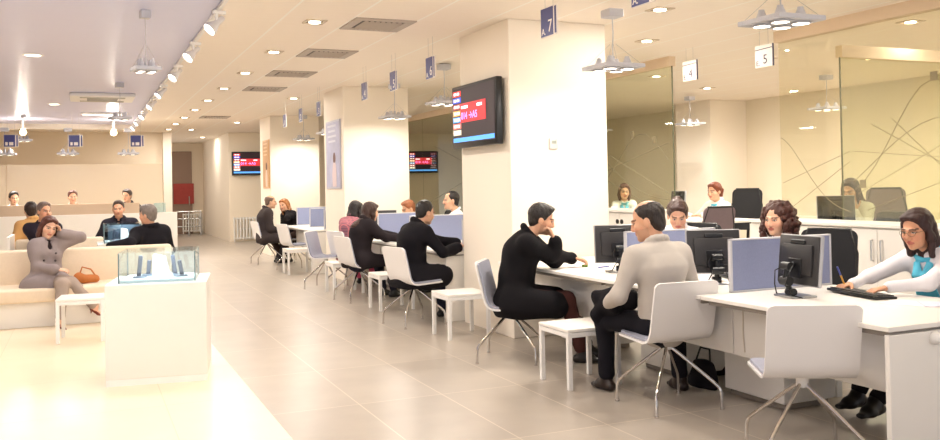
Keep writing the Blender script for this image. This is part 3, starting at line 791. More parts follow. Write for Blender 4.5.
for i, (y0, c) in enumerate(((7.53, 'front'), (13.39, 'middle'), (19.26, 'back'))):
    slab('pillar_'+c, (3.72, y0, 0), (4.8, y0+1.18, 3.04), CREAMP, .006)
slab('pillar_rear', (11.3, 14.0, 0), (12.2, 15.1, 3.04), CREAMP, .006)
# dark recess door at the corridor end
DK = mat('dark_door', (150, 126, 112), .5, var=.06, scale=2)
o = struct(MB().span((2.25, 30.9, 0), (3.35, 31.0, 2.75), .01).build('door_1', DK))
m = MB(); m.tube([(3.25, 30.86, .95), (3.25, 30.86, 1.25)], .02, 8); m.build('door_handle', ALU, o)
o = MB().span((2.75, 30.86, 1.0), (3.4, 30.9, 1.68)).build('wall_poster', mat('red_poster', (168, 62, 58), .6, var=.2, scale=8)); tag(o, 'plain red poster on the dark door at the far end of the hall', 'poster')
o = empty('guard_rail', (2.7, 29.4, 0), 0, 'metal guard rail in front of the dark door far away', 'railing')
for x in (0, .38, .75):
    MB().tube([(x, 0, 0), (x, 0, .78)], .025, 8).build('post', ALU, o)
for z in (.3, .55, .78):
    MB().tube([(0, 0, z), (.75, 0, z)], .02, 8).build('rail', ALU, o)
def radiator(x0, x1, y, label):
    o = empty('radiator', ((x0+x1)/2, y, 0), 0, label, 'radiator', 'white column radiators'); n = int((x1-x0)/.085)
    for k in range(n):
        x = (k-(n-1)/2)*.085; MB().tube([(x, 0, .06), (x, 0, .68)], .026, 8).build('column', WHITEM, o)
    for z in (.1, .64): MB().tube([((-(n-1)/2)*.085, .0, z), (((n-1)/2)*.085, 0, z)], .022, 8).build('manifold', WHITEM, o)
    MB().box((0, .035, .35), ((x1-x0)*.6, .05, .03)).build('wall_bracket', WHITEM, o)
    for s in (-1, 1): MB().box((s*((n-1)/2)*.085, 0, .05), (.03, .05, .1)).build('foot', WHITEM, o)
radiator(3.78, 4.66, 25.14, 'white column radiator below the far wall screen')
radiator(3.0, 3.68, 30.82, 'white column radiator beside the dark door in the corridor')

# ------------------------------------------------------------------ glass partitions
def pane(name, lo, hi, m, label, group='glass partition panes'):
    o = MB().span(lo, hi, 0).build(name, m); tag(o, label, 'glass pane', group); return o
GX = 6.85
HEADM = mat('header_beam', (226, 204, 176), .6, var=.03)
slab('trim_1', (GX-.05, 2.5, 2.92), (GX+.05, 7.35, 3.04), HEADM)
slab('trim_2', (GX-.05, 9.2, 2.92), (GX+.05, 25.2, 3.04), HEADM)
slab('trim_3', (GX+.05, 6.52, 2.66), (12.2, 6.6, 2.78), HEADM)
ga = pane('glass_partition', (GX-.006, 6.38, 1.08), (GX+.006, 7.33, 2.92), GLASSB, 'left-hand clear pane over the white cupboards, by the monitor')
gb = pane('glass_partition', (GX-.006, 2.5, 1.08), (GX+.006, 6.37, 2.92), GLASSB, 'wide clear pane over the white cupboards at the right edge')
gc = pane('glass_partition', (GX+.06, 6.55, .0), (9.4, 6.562, 2.66), GLASSO, 'olive tinted pane behind the cupboards with etched curves')
gd = pane('glass_partition', (9.41, 6.55, .0), (12.19, 6.562, 2.66), GLASSO, 'olive tinted pane against the right-hand wall')
ge = pane('glass_partition', (GX-.006, 9.21, 1.12), (GX+.006, 12.4, 2.92), GLASSO, 'olive pane beside the front pillar with etched curves')
gf = pane('glass_partition', (GX-.006, 12.41, .0), (GX+.006, 18.2, 2.92), GLASSO, 'olive pane seen between the front and middle pillars')
gg = pane('glass_partition', (GX-.006, 18.21, .0), (GX+.006, 25.2, 2.92), GLASSO, 'olive pane seen between the middle and back pillars')
def etch(par, pts, sq=()):
    MB().tube(pts, .0032, 5).build('etched_curve', ETCH, par)
for par, c_ in ((ge, (GX, 9.205)), (gc, (GX+.055, 6.556))):
    MB().box((c_[0], c_[1], 2.0 if par is ge else 1.33), (.012, .012, 1.84 if par is ge else 2.66), None, 0).build('polished_edge', mat('dark_glass_edge', (92, 96, 72), .2), par)
def curve(f, a, b, n=24): return [f(t) for t in np.linspace(a, b, n)]
# curves drawn across the clear pane (plane x = GX) and the olive panes
def bell(y0, wd, z0, z1): return lambda y: (GX-.009, y, z0+(z1-z0)*math.exp(-((y-y0)/wd)**2))
etch(gb, curve(bell(5.45, .62, 1.2, 2.32), 3.4, 6.36)); etch(gb, curve(bell(5.35, 1.1, 1.0, 1.98), 3.4, 6.36))
etch(gb, [(GX-.009, 4.6, 1.55), (GX-.009, 6.36, 1.72)]); etch(gb, [(GX-.009, 3.6, 2.0), (GX-.009, 6.2, 1.15)])
etch(gb, [(GX-.009, 4.9, 1.1), (GX-.009, 5.9, 2.0)])
etch(ga, curve(bell(7.4, .55, 1.1, 1.92), 6.4, 7.32)); etch(ga, [(GX-.009, 6.4, 1.72), (GX-.009, 7.3, 1.42)]); etch(ga, [(GX-.009, 6.4, 1.62), (GX-.009, 7.2, 1.15)])
for y, z in ((5.45, 2.34), (5.3, 1.99), (6.25, 1.4), (4.95, 1.34)):
    MB().box((GX-.009, y, z), (.006, .07, .08), None, .0).build('etched_square', ETCH, gb)
def bellC(y0, wd, z0, z1): return lambda y: (GX-.009, y, z0+(z1-z0)*math.exp(-((y-y0)/wd)**2))
etch(ge, curve(bellC(9.9, .75, 1.3, 2.1), 9.3, 12.3)); etch(ge, curve(bellC(11.4, 1.1, 1.2, 1.95), 9.3, 12.3))
etch(ge, [(GX-.009, 9.3, 1.95), (GX-.009, 12.2, 1.3)]); etch(ge, [(GX-.009, 9.3, 1.3), (GX-.009, 11.6, 2.2)]); etch(ge, [(GX-.009, 9.9, 1.2), (GX-.009, 12.3, 2.0)])
for y, z in ((10.1, 2.1), (11.7, 1.95), (9.6, 2.0)):
    MB().box((GX-.009, y, z), (.006, .08, .09), None, .0).build('etched_square', ETCH, ge)
for a, b in (((13., 1.2), (17.5, 2.3)), ((13., 2.2), (17.8, 1.1)), ((14.5, 1.0), (16.2, 2.4))):
    etch(gf, [(GX-.009, a[0], a[1]), (GX-.009, b[0], b[1])])
for a, b in (((7.1, 1.3), (9.3, 2.2)), ((7.3, 2.0), (9.3, 1.2))):
    etch(gc, [(a[0], 6.545, a[1]), (b[0], 6.545, b[1])])
# frosted lounge screen
pane('glass_partition', (-9, 22.0, 0), (-1.55, 22.02, 2.1), FROST, 'frosted pane at the left edge behind the far clerks')
pane('glass_partition', (-1.54, 22.0, 0), (1.72, 22.02, 2.1), FROST, 'frosted pane behind the far clerks next to the white post')

# ------------------------------------------------------------------ cupboards along the glass
def cupboard(y0, y1, ztop, label, doors, locks=False):
    o = empty('cupboard', (6.6, (y0+y1)/2, 0), 0, label, 'cupboard', 'low white cupboards under the glass'); L = y1-y0
    MB().box((0, 0, .05), (.4, L-.02, .1)).build('plinth', mat('grey_plinth', (150, 140, 130), .6), o)
    MB().box((0.01, 0, .1+(ztop-.13)/2), (.44, L-.004, ztop-.13), None, .003).build('body', WHITE, o)
    MB().box((0, 0, ztop-.015), (.5, L, .03), None, .003).build('worktop', WHITE, o)
    w_ = L/doors
    for k in range(doors):
        yc = -L/2+w_*(k+.5); d = MB().box((-.222, yc, .1+(ztop-.14)/2), (.018, w_-.006, ztop-.15), None, .003).build('door', WHITE, o)
        s = 1 if k % 2 == 0 else -1; hy_ = yc+s*(w_/2-.05)
        if locks: MB().cyl((-.236, hy_, ztop-.15), .03, .014, (0, 90, 0)).build('lock', BLACKP, d)
        else: MB().tube([(-.23, hy_, ztop-.32), (-.252, hy_, ztop-.32), (-.252, hy_, ztop-.14), (-.23, hy_, ztop-.14)], .007, 6).build('handle', ALU, d)
    return o
cupboard(2.6, 3.86, 1.05, 'white cupboard behind the clerk in glasses, at the right edge', 2)
cupboard(3.87, 5.13, 1.05, 'white cupboard directly left of the clerk in glasses', 2)
cupboard(5.14, 7.3, 1.05, 'white cupboard behind the curly-haired clerk', 4)
cupboard(9.2, 12.4, 1.1, 'white cupboard with black round locks beside the front pillar', 6, True)

# ------------------------------------------------------------------ desk rows
def desk(y0, y1, label, endpanel=False, bev=0):
    o = empty('service_desk', (3.55, (y0+y1)/2, 0), 0, label, 'desk', 'white service desks along the aisle'); L = y1-y0; D = 1.12
    MB().box((D/2, 0, .7275), (D, L-.004, .025), None, .003).build('desk_top', WHITE, o)
    MB().box((D/2+.01, 0, .70), (D-.06, L-.06, .03), None, 0).build('support_frame', mat('grey_frame', (150, 142, 134), .5), o)
    MB().box((.26, 0, .515), (.02, L-.012, .33), None, .002).build('modesty_panel', WHITE, o)
    MB().tube([(.248, L/2-.1, .69), (.244, L/2-.1, .5), (.246, L/2-.11, .38)], .004, 6).build('cable', mat('white_cable', (220, 210, 196), .5), o)
    if endpanel:
        e = MB().box((D/2, -L/2+.016, .35), (D-.004, .03, .70), None, .002).build('end_panel', WHITE, o)
        if endpanel == 2:
            MB().lathe([(.03, 0), (.034, .012), (.028, .03), (.018, .045), (.0, .048)], (.3, -L/2, .665), 20, (90, 0, 0)).build('cable_outlet', WHITEM, e)
    else: MB().box((D-.05, -L/2+.03, .34), (.05, .05, .68), None, .003).build('leg', WHITEM, o)
    MB().box((D-.05, L/2-.05, .34), (.05, .05, .68), None, .003).build('leg', WHITEM, o)
    return o
desk(3.11, 4.53, 'white desk nearest the camera, with the keyboard on it', 2)
desk(4.53, 5.73, 'white desk in front of the man in the grey sweater')
desk(5.73, 7.5, 'white desk the man in the black coat leans on, by the front pillar')
desk(8.8, 10.6, 'white desk with the white end panel just beyond the front pillar', 1)
desk(10.6, 11.95, 'white desk in front of the woman with long brown hair')
desk(11.95, 13.36, 'white desk against the middle pillar')
desk(14.85, 16.03, 'white desk just beyond the middle pillar', 1)
desk(16.03, 17.2, 'white desk beside the bald man and his companion')
def drawers(x, y, label, w=.42, d=.58):
    o = empty('drawer_pedestal', (x, y, 0), 0, label, 'drawer unit', 'white drawer units under the desks')
    MB().box((0, 0, .29), (w, d-.02, .5), None, .004).build('carcass', WHITE, o)
    for k in range(3):
        f = MB().box((w/2+.009, 0, .12+k*.165), (.018, d-.03, .155), None, .003).build('drawer', WHITE, o)
        MB().tube([(w/2+.02, -.06, .15+k*.165), (w/2+.04, -.06, .15+k*.165), (w/2+.04, .06, .15+k*.165), (w/2+.02, .06, .15+k*.165)], .005, 6).build('handle', ALU, f)
    MB().box((0, 0, .02), (w-.06, d-.06, .04)).build('plinth', mat('grey_plinth', (150, 140, 130), .6), o)
drawers(4.24, 4.62, 'white drawer unit under the near desk, behind the nearest chair')
drawers(4.24, 5.62, 'white drawer unit under the desk behind the grey-sweater man')
drawers(4.24, 6.9, 'white drawer unit behind the legs of the man in the black coat')
drawers(4.24, 9.6, 'white drawer unit under the first desk beyond the front pillar')
drawers(4.24, 12.2, 'white drawer unit under the desk near the middle pillar')
def divider(y, label, x0=3.80, x1=4.66, h=.345):
    o = empty('desk_divider', ((x0+x1)/2, y, .74), 0, label, 'divider screen', 'blue-grey divider screens on the desks'); L = x1-x0
    MB().box((0, 0, h/2+.004), (L-.03, .022, h-.016), None, .003).build('fabric_panel', DIVF, o)
    m = MB()
    for s in (-1, 1): m.box((s*(L/2-.008), 0, h/2), (.016, .03, h))
    m.box((0, 0, h-.006), (L, .03, .012)).box((0, 0, .006), (L, .03, .012)); m.build('frame', mat('pale_frame', (214, 214, 220), .4, .2), o)
    return o
divider(4.55, 'blue-grey divider screen beside the nearest monitor')
divider(5.75, 'blue-grey divider screen behind the grey-sweater man')
divider(8.92, 'blue-grey divider screen closest beyond the front pillar')
divider(10.63, 'wide blue-grey divider in front of the woman with long hair')
divider(11.97, 'blue-grey divider left of the reddish-haired clerk')
divider(15.0, 'blue-grey divider just beyond the middle pillar')
divider(16.06, 'blue-grey divider beside the empty chair near the bald man')
divider(17.13, 'farthest blue-grey divider screen, next to the bald man')

monitor(4.03, 4.2, .74, -96, 'black monitor nearest the camera, on the near desk')
monitor(4.06, 5.02, .74, -25, 'black monitor right of the grey-sweater man')
monitor(3.97, 6.1, .74, -20, 'black monitor facing away beside the man in the black coat')
monitor(4.0, 12.3, .74, -20, 'black monitor edge above the divider by the long-haired woman')
monitor(3.98, 14.9, .74, -75, 'dark monitor seen edge-on beyond the middle pillar')
keyboard(4.38, 4.04, .74, 78, 'black keyboard under the hand of the clerk in glasses')
keyboard(4.42, 5.25, .74, 70, 'black keyboard behind the monitor of the grey-sweater man')
o = empty('ballpoint_pen', (4.425, 4.215, .80), 0, 'yellow and blue pen held by the clerk in glasses', 'pen')
a, b = V(0, 0, 0), V(-.03, .02, .1)
MB().tube([a-.3*b, a+.45*b], .0055, 8).build('barrel', mat('pen_yellow', (236, 176, 60), .4), o)
MB().tube([a+.45*b, a+1.*b], .0055, 8).build('cap', mat('pen_blue', (70, 84, 170), .4), o)
def paper(x, y, rz, label, w=.21, h=.297, col=(246, 242, 246)):
    o = MB().box((0, 0, .0008), (w, h, .0016), None, 0).build('paper_sheet', mat('paper_%d' % col[1], col, .8, var=.01)); o.location = (x, y, .7405); o.rotation_euler = (0, 0, R(rz)); tag(o, label, 'paper', 'loose papers on the desks'); return o
paper(4.33, 3.62, 20, 'white paper sheet nearest the right edge on the near desk')
paper(4.45, 3.48, 50, 'pale sheet partly over another on the near desk', col=(228, 222, 240)).location.z = .7435
paper(3.95, 6.55, 15, 'white sheet under the hand of the man in the black coat')
o = MB().tube([(0, 0, .006), (.13, .05, .006)], .006, 8).build('ballpoint_pen', mat('pen_blue', (70, 84, 170), .4)); o.location = (3.98, 6.42, .741); tag(o, 'blue pen lying on the desk past the coat man\'s hand', 'pen')
o = MB().box((0, 0, .011), (.05, .03, .022), None, .006, 2).build('eraser', mat('green_eraser', (120, 150, 60), .6)); o.location = (3.93, 6.56, .742); o.rotation_euler = (0, 0, R(-30)); tag(o, 'small green eraser beside the hand on the desk', 'eraser')
# tangle of small things behind the middle monitor
for k, (x, y, c, lb) in enumerate(((4.2, 4.93, (150, 70, 50), 'small red box behind the middle monitor'), (4.13, 4.86, (190, 150, 110), 'small tan box behind the middle monitor'))):
    o = MB().box((0, 0, .03), (.07, .05, .06), None, .006, 2).build('stationery_box', mat('box_%d' % c[0], c, .6)); o.location = (x, y, .74); o.rotation_euler = (0, 0, R(20*k)); tag(o, lb, 'box')
o = empty('desk_phone', (4.3, 4.9, .74), -20, 'black desk phone behind the middle monitor', 'phone')
MB().prism([(-.09, 0), (.09, 0), (.09, .02), (-.09, .06)], -.08, .08, (0, 0, 0), (90, 0, 90)).build('phone_body', BLACKP, o)
MB().tube([(-.06, -.09, .055), (-.06, -.07, .075), (-.06, .07, .075), (-.06, .09, .055)], .016, 8).build('handset', DGREY, o)
# black bag under the desk
bf = Field(); bf.ecap((0, 0, .03), (0, 0, .16), (.16, .06), (.11, .035), (0, 1, 0), .03); vv, ff = bf.mesh(.008, wrinkle(.006, 30)); o = npmesh('handbag', vv, ff, cloth((26, 24, 28)), None); o.location = (4.02, 5.12, .0)
MB().tube([(0, -.08, .17), (.02, -.05, .27), (.02, .05, .27), (0, .08, .17)], .007, 8).build('strap', BLACKP, o); tag(o, 'black bag standing on the floor under the near desks', 'bag')

# ------------------------------------------------------------------ chairs and little tables on the customer side
chair(3.47, 3.6, -28, 'empty white shell chair nearest the camera, cut by the bottom edge')
chair(3.49, 4.81, -3, 'white shell chair the man in the grey sweater sits on')
chair(3.27, 6.68, -126, 'white shell chair with grey pad under the man in the black coat')
chair(3.2, 8.86, -80, 'white shell chair of the man seated beyond the front pillar')
chair(3.26, 11.1, -80, 'white shell chair of the woman with long brown hair')
chair(3.25, 12.75, -125, 'empty shell chair showing its grey pad, left of the plaid shirt')
chair(3.55, 12.55, -75, 'shell chair hidden under the woman in the plaid shirt')
chair(3.45, 15.75, -78, 'empty white shell chair in front of the blonde woman')
chair(3.27, 17.45, -84, 'white shell chair of the bald man, farthest down the aisle')
chair(3.86, 17.6, 120, 'shell chair of the blonde woman beside the bald man')
table(3.335, 5.67, 0, 'low white table between the grey-sweater man and the black-coat man')
table(3.355, 7.95, 0, 'low white table at the foot of the front pillar')
table(3.375, 10.13, 0, 'low white table behind the man beyond the front pillar')
table(3.32, 12.0, 0, 'low white table next to the woman in the plaid shirt')
table(3.36, 15.1, 0, 'low white table farthest down the aisle')
table(-.02, 9.66, -6, 'low white table by the feet of the woman on the sofa')
# staff chairs
ochair(5.12, 5.12, 118, 'black office chair behind the curly-haired clerk')
ochair(5.0, 6.6, 110, 'black office chair behind the clerk leaning forward')
ochair(5.2, 4.0, 92, 'black office chair under the clerk in glasses')
ochair(8.42, 9.82, 120, 'black mesh office chair right of the ponytailed clerk').scale = (1, 1, 1.25)
ochair(6.42, 8.12, 0, 'grey upholstered chair in front of the ponytailed clerk', True).scale = (1, 1, 1.1)
ochair(8.5, 7.45, 130, 'grey chair behind the glass, right of the long-haired clerk', True).scale = (1, 1, 1.25)
ochair(4.95, 11.4, 90, 'black office chair under the moustached clerk')
ochair(4.98, 12.85, 90, 'black office chair under the reddish-haired clerk')
ochair(8.0, 12.0, 150, 'black office chair under the clerk behind the olive glass')
ochair(8.1, 6.9+.28, 100, 'black office chair under the clerk behind the clear glass')
# back-office desks
def backdesk(x, y, w, d, label, z=.82):
    o = empty('office_desk', (x, y, 0), 0, label, 'desk', 'white back office desks')
    MB().box((0, 0, z-.015), (w, d, .03), None, .003).build('desk_top', WHITE, o)
    MB().box((-w/2+.03, 0, z/2-.1), (.02, d-.06, z-.3), None, .002).build('modesty_panel', WHITE, o)
    for sx in (-1, 1):
        for sy in (-1, 1): MB().box((sx*(w/2-.05), sy*(d/2-.05), (z-.03)/2), (.05, .05, z-.03)).build('leg', WHITEM, o)
backdesk(7.55, 9.6, .9, 1.5, 'white desk of the ponytailed clerk', .95)
backdesk(7.35, 7.1-.25, .75, .55, 'white desk behind the clear glass', .9)
backdesk(7.3, 11.6, .8, 1.6, 'white desk behind the olive glass', .9)
monitor(7.28, 9.75, .95, -100, 'monitor seen from the side in front of the ponytailed clerk')
monitor(7.2, 6.93, .9, -35, 'black monitor behind the clear glass')
monitor(7.42, 12.0, .9, -40, 'black monitor behind the olive glass, beside the pillar')
# ------------------------------------------------------------------ lounge: sofas, cases, counters
def sofa(x0, x1, yf, label, double=True, rz=0):
    L = x1-x0; o = empty('sofa', ((x0+x1)/2, yf, 0), rz, label, 'sofa', 'long beige lounge sofas')
    D = 1.5 if double else .78
    MB().box((0, D/2, .14), (L-.1, D-.16, .28), None, .004).build('base', WHITE, o)
    MB().box((0, .33, .35), (L, .68, .15), None, .03, 3).build('seat_cushion', BEIGE, o)
    MB().box((0, .72, .58), (L, .2 if double else .14, .46), None, .03, 3).build('backrest', BEIGE, o)
    if double: MB().box((0, 1.14, .35), (L, .68, .15), None, .03, 3).build('seat_cushion', BEIGE, o)
    return o
sofa(-3.4, .98, 10.72, 'long beige double sofa the woman in the grey coat sits on')
sofa(-.88, .26, 13.3, 'beige sofa with white side panels behind the woman in grey')
sofa(-3.6, -1.1, 13.3, 'beige sofa at the left edge behind the woman in grey')
o = MB().box((-.93, 13.3+.75, .44), (.04, 1.5, .88), None, .003).build('sofa_side_screen', WHITE); tag(o, 'white side screen at the left end of the back sofa', 'screen')
def display(x, y, w, rz, label, hcase=.23, dark=False):
    o = empty('display_pedestal', (x, y, 0), rz, 'white block pedestal '+label, 'pedestal', 'white display pedestals')
    MB().box((0, 0, .405), (w, w, .71), None, .003).build('block', WHITE, o)
    MB().box((0, 0, .025), (w-.004, w-.004, .05), None, 0).build('kick_plate', mat('kick_plate_white', (252, 250, 248), .3), o)
    cw, cd = w*.76, w*.72
    g = empty('display_case', (x, y, .76), rz, 'glass display case on the pedestal '+label, 'display case', 'glass display cases')
    MB().box((0, 0, .012), (cw-.02, cd-.02, .02), None, 0).build('case_floor', mat('case_floor_white', (232, 244, 252), .4), g)
    for nm, c, s in (('front_pane', (0, -cd/2, hcase/2), (cw, .008, hcase)), ('back_pane', (0, cd/2, hcase/2), (cw, .008, hcase)), ('side_pane', (-cw/2, 0, hcase/2), (.008, cd, hcase)), ('side_pane', (cw/2, 0, hcase/2), (.008, cd, hcase)), ('top_pane', (0, 0, hcase+.004), (cw+.008, cd+.008, .008))):
        MB().box(c, s, None, 0).build(nm, mat_case, g)
    for sx in (-1, 1):
        for sy in (-1, 1): MB().box((sx*cw/2, sy*cd/2, hcase/2), (.009, .009, hcase), None, 0).build('corner_edge', mat('glass_edge', (110, 134, 140), .2), g)
    for sy in (-1, 1): light('AREA', (x, y, .76+hcase-.005), CE, (.9, .97, 1), cw*.6)
    # model inside: leaning posts on round feet with a white sloped span between
    mo = empty('architectural_model', (x, y, .785), rz, 'model with dark posts inside the glass case '+label.replace('the ', ''), 'model', 'models in the display cases')
    dk = mat('model_dark', (66, 74, 92), .4); wh = mat('model_white', (246, 248, 250), .4)
    for px, py, hh, tl in ((-.15, -.05, .17, 6), (.1, .06, .16, -8), (.16, -.06, .125, -10), (-.1, .12, .12, 5)):
        p = MB().box((px, py, hh/2), (.03, .03, hh), (0, tl, 0), .003).build('post', dk, mo)
        MB().lathe([(.055, 0), (.05, .008), (.02, .012)], (px, py, 0), 18).build('round_foot', mat('model_grey', (120, 130, 146), .4), p)
    MB().prism([(-.07, .0), (.06, .0), (.02, .15), (-.06, .17)], -.1, .04, (0.01, 0, 0), (90, 0, 0)).build('ramp', wh, mo)
    MB().tube([(-.02, -.09, .14), (.04, -.1, .06), (.1, -.11, .01)], .012, 8).build('white_rod', wh, mo)
    if dark: MB().box((0, .14, .11), (cw*.8, .02, .2), None, 0).build('dark_backdrop', mat('backdrop_dark', (60, 74, 88), .6), mo)
    return o
mat_case = glassmat('case_glass', (244, 250, 251), .12)
display(.56, 7.5, .735, -9.6, 'in front of the sofa, nearest the camera')
display(.53, 13.25, .72, 0, 'behind the sofa, between the two seated men', .26, True)
# lounge service counter far back
o = empty('clerk_counter', (-3.2, 17.3, 0), 0, 'long low white and taupe counter in front of the three far clerks', 'counter')
MB().span((-5.6, 0, 0), (4.8, .12, 1.06)).build('white_front', WHITE, o)
MB().span((-5.6, .12, 1.0), (4.15, .3, 1.25)).build('taupe_upstand', TAUPE, o)
MB().span((-5.6, .3, .72), (4.15, 1.1, .76)).build('worktop', WHITE, o)
o = empty('laptop', (.38, 17.9, .76), 180, 'small dark screen on the far counter by the right-hand clerk', 'screen')
MB().box((0, 0, .01), (.3, .22, .02)).build('keyboard_base', BLACKP, o); MB().box((0, .12, .17), (.3, .015, .4), (-12, 0, 0)).build('lid', BLACKP, o)
o = empty('perspex_box', (1.3, 17.36, 1.06), 0, 'small clear box standing on the right end of the far counter', 'box')
for nm, c, s in (('side', (-.1, 0, .09), (.006, .1, .18)), ('side', (.1, 0, .09), (.006, .1, .18)), ('front', (0, -.05, .09), (.2, .006, .18)), ('back', (0, .05, .09), (.2, .006, .18))): MB().box(c, s, None, 0).build(nm, GLASSC, o)
# orange bag on the sofa
bf = Field(); bf.ecap((0, 0, .05), (.12, 0, .05), (.05, .05), (.04, .045), (0, 1, 0), .03).ell((-.06, 0, .07), (.06, .05, .06), None, .03); vv, ff = bf.mesh(.008, wrinkle(.004, 40)); o = npmesh('handbag', vv, ff, mat('tan_leather', (190, 112, 48), .5, bump=.2)); o.location = (.0, 11.02, .425)
MB().tube([(-.05, 0, .1), (-.02, -.01, .19), (.07, -.01, .16), (.12, 0, .08)], .009, 8).build('strap', MATS['tan_leather'], o); tag(o, 'tan leather handbag lying on the sofa seat beside the woman', 'bag')

# ------------------------------------------------------------------ ceiling: lamps, vents, track
def downlight(x, y, label, e, z=3.04, w=.2):
    o = empty('downlight', (x, y, z), 0, label, 'ceiling light', 'square recessed downlights')
    m = MB()
    for s in (-1, 1): m.box((0, s*(w/2-.012), -.004), (w, .024, .012)); m.box((s*(w/2-.012), 0, -.004), (.024, w-.048, .012))
    m.build('trim_ring', mat('lamp_trim', (206, 188, 166), .4), o)
    MB().box((0, 0, -.001), (w-.05, w-.05, .004), None, 0).build('recess_plate', mat('lamp_recess', (90, 76, 64), .5), o)
    MB().cyl((0, 0, -.008), .055, .012).build('lamp_disc', LEDW, o)
    if e: light('AREA', (x, y, z-.02), e, size=.12)
ORD = ('first', 'second', 'third', 'fourth', 'fifth', 'sixth', 'seventh', 'eighth', 'ninth', 'tenth', 'eleventh')
for k in range(-3, 9):
    y = 8.23+1.96*k
    if k >= 0: downlight(2.03, y, '%s square downlight down the aisle ceiling, left of the vents' % ORD[k], DE)
    else: downlight(2.03, y, 'square downlight over the front aisle, outside the view', DE)
downlight(4.86, 6.69, 'square downlight above the nearest four-spot pendant', DE)
downlight(5.8, 8.24, 'square downlight right of the front pillar', DE*2)
downlight(7.74, 6.42, 'square downlight behind the glass at the upper right', DE*.4)
downlight(3.4, 15.4, 'square downlight between the middle and back pillars', DE)
downlight(3.35, 21.3, 'square downlight in front of the far wall screen', DE)
downlight(8.2, 9.0, 'square downlight over the ponytailed clerk', DE*2); downlight(9.6, 8.6, 'square downlight beyond the white E5 sign', DE*2); downlight(9.8, 12.2, 'square downlight near the rear pillar', DE*2)
downlight(10.6, 7.4, 'square downlight near the right wall', DE*2); downlight(7.9, 11.0, 'square downlight over the clerk behind olive glass', DE*2); downlight(8.5, 15.5, 'square downlight deep behind the olive glass', DE*2)
downlight(3.3, 27.5, 'square downlight in the far corridor', DE); downlight(2.6, 24., 'square downlight before the far corridor', DE)
for x, y in ((9.8, 5.3), (8.2, 4.6)): downlight(x, y, 'square downlight in the right back room, near glass', DE*2)
def vent(x, y, label, w=.6, d=.6):
    o = empty('ceiling_vent', (x, y, 3.04), 0, label, 'air vent', 'square ceiling air vents'); g = mat('vent_grey', (176, 164, 154), .5)
    MB().box((0, 0, -.002), (w*.7, d*.7, .006), None, 0).build('dark_duct', mat('vent_dark', (84, 78, 76), .7), o)
    m = MB(); 
    for s in (-1, 1): m.box((0, s*(d/2-.045), -.006), (w, .09, .014)); m.box((s*(w/2-.045), 0, -.006), (.09, d-.18, .014))
    m.build('frame', g, o)
    for k in range(7): MB().box((-.16+k*.055, 0, -.012), (.045, d*.68, .003), (0, 35, 0), 0).build('blade', g, o)
for k in range(4): vent(2.64, 8.2+1.95*k, '%s square air vent along the aisle ceiling' % ORD[k])
vent(2.64, 19.8, 'farthest square air vent, near the end of the aisle'); vent(9.3, 6.0, 'air vent behind the glass at the upper right'); vent(5.9, 11.3, 'air vent behind the front pillar')
# track with spotlights
tr = empty('light_track', (1.06, 15, 2.99), 0, 'long lighting track along the edge of the lilac ceiling', 'light track')
MB().box((0, -.5, -.012), (.035, 15.6, .03), None, .003).build('rail', WHITEM, tr)
def spot(y, label, yaw, e, down=42):
    o = empty('track_spotlight', (1.06, y, 2.965), yaw, label, 'spotlight', 'white spotlights on the track'); o.scale = (.72,)*3
    MB().box((0, 0, -.02), (.05, .16, .04), None, .004).build('adapter', WHITEM, o)
    MB().tube([(0, .03, -.04), (0, .03, -.12)], .02, 8).build('stem', WHITEM, o)
    a = Matrix.Rotation(R(-down), 3, 'X')
    hd = MB().lathe([(.03, -.11), (.034, -.1), (.036, -.02), (.05, .03), (.078, .09), (.085, .13), (.08, .13), (.05, .06), (.03, .05)], (0, .03, -.15), 20, a @ Matrix.Rotation(R(-90), 3, 'X')).build('head', mat('spot_shell', (226, 224, 226), .3, .3), o)
    dv = a @ Vector((0, 1, 0))
    MB().cyl(Vector((0, .03, -.15))+dv*.1, .062, .008, a @ Matrix.Rotation(R(-90), 3, 'X')).build('lamp_disc', emis('spot_glow', (255, 246, 230), 14), hd)
    M = Matrix.Translation((1.06, y, 2.965)) @ Matrix.Rotation(R(yaw), 4, 'Z')
    if e:
        q = light('SPOT', (0, 0, 0), e, size=.06, spot=(62, .7)); p = M @ ((Vector((0, .03, -.15))+dv*.14)*.72)
        q.matrix_world = Matrix.Translation(p) @ (M.to_3x3() @ a @ Matrix.Rotation(R(90), 3, 'X')).to_4x4()
for k, y in enumerate((7.6, 9.3, 11.05, 13.15, 15.05, 17.15, 18.8, 20.3)):
    spot(y, '%s spotlight from the front on the ceiling track' % ORD[k], 108+6*(k % 3), SPE)
spot(5.6, 'track spotlight ahead of the picture, outside the view', 100, SPE*1.3); spot(4.0, 'second track spotlight outside the view, over the lounge', 95, SPE*1.3)
# lounge ceiling
def pend1(x, y, z, label, e=None, sc_=.6):
    o = pendant(x, y, z, 10, label, e, 'four-spot pendants over the lounge'); o.scale = (sc_, sc_, 1); return o
pend1(.5, 7.95, 2.5, 'four-spot pendant nearest the camera over the lounge', PE, .46)
pend1(.49, 13.4, 2.5, 'four-spot pendant over the second display case', PE)
pend1(-1.05, 19.3, 2.5, 'four-spot pendant at the left end of the lilac ceiling', PE)
for k, (x, lb) in enumerate(((-1.36, 'left-hand'), (-.26, 'middle'), (.84, 'right-hand'))):
    pendant(x, 19., 2.22, 0, lb+' four-spot pendant above the far clerks', PE*1.5, 'four-spot pendants above the far clerks').scale = (.86, .86, 1)
    sign(x+.02, 18.5, 2.33, 2.99, '', '', 'navy sign above the %s far clerk' % lb, False, .25, .23, 'navy signs above the far clerks', 80)
o = empty('air_conditioner', (.3, 15.3, 3.0), 0, 'white ceiling air-conditioning cassette in the lilac ceiling', 'air conditioner')
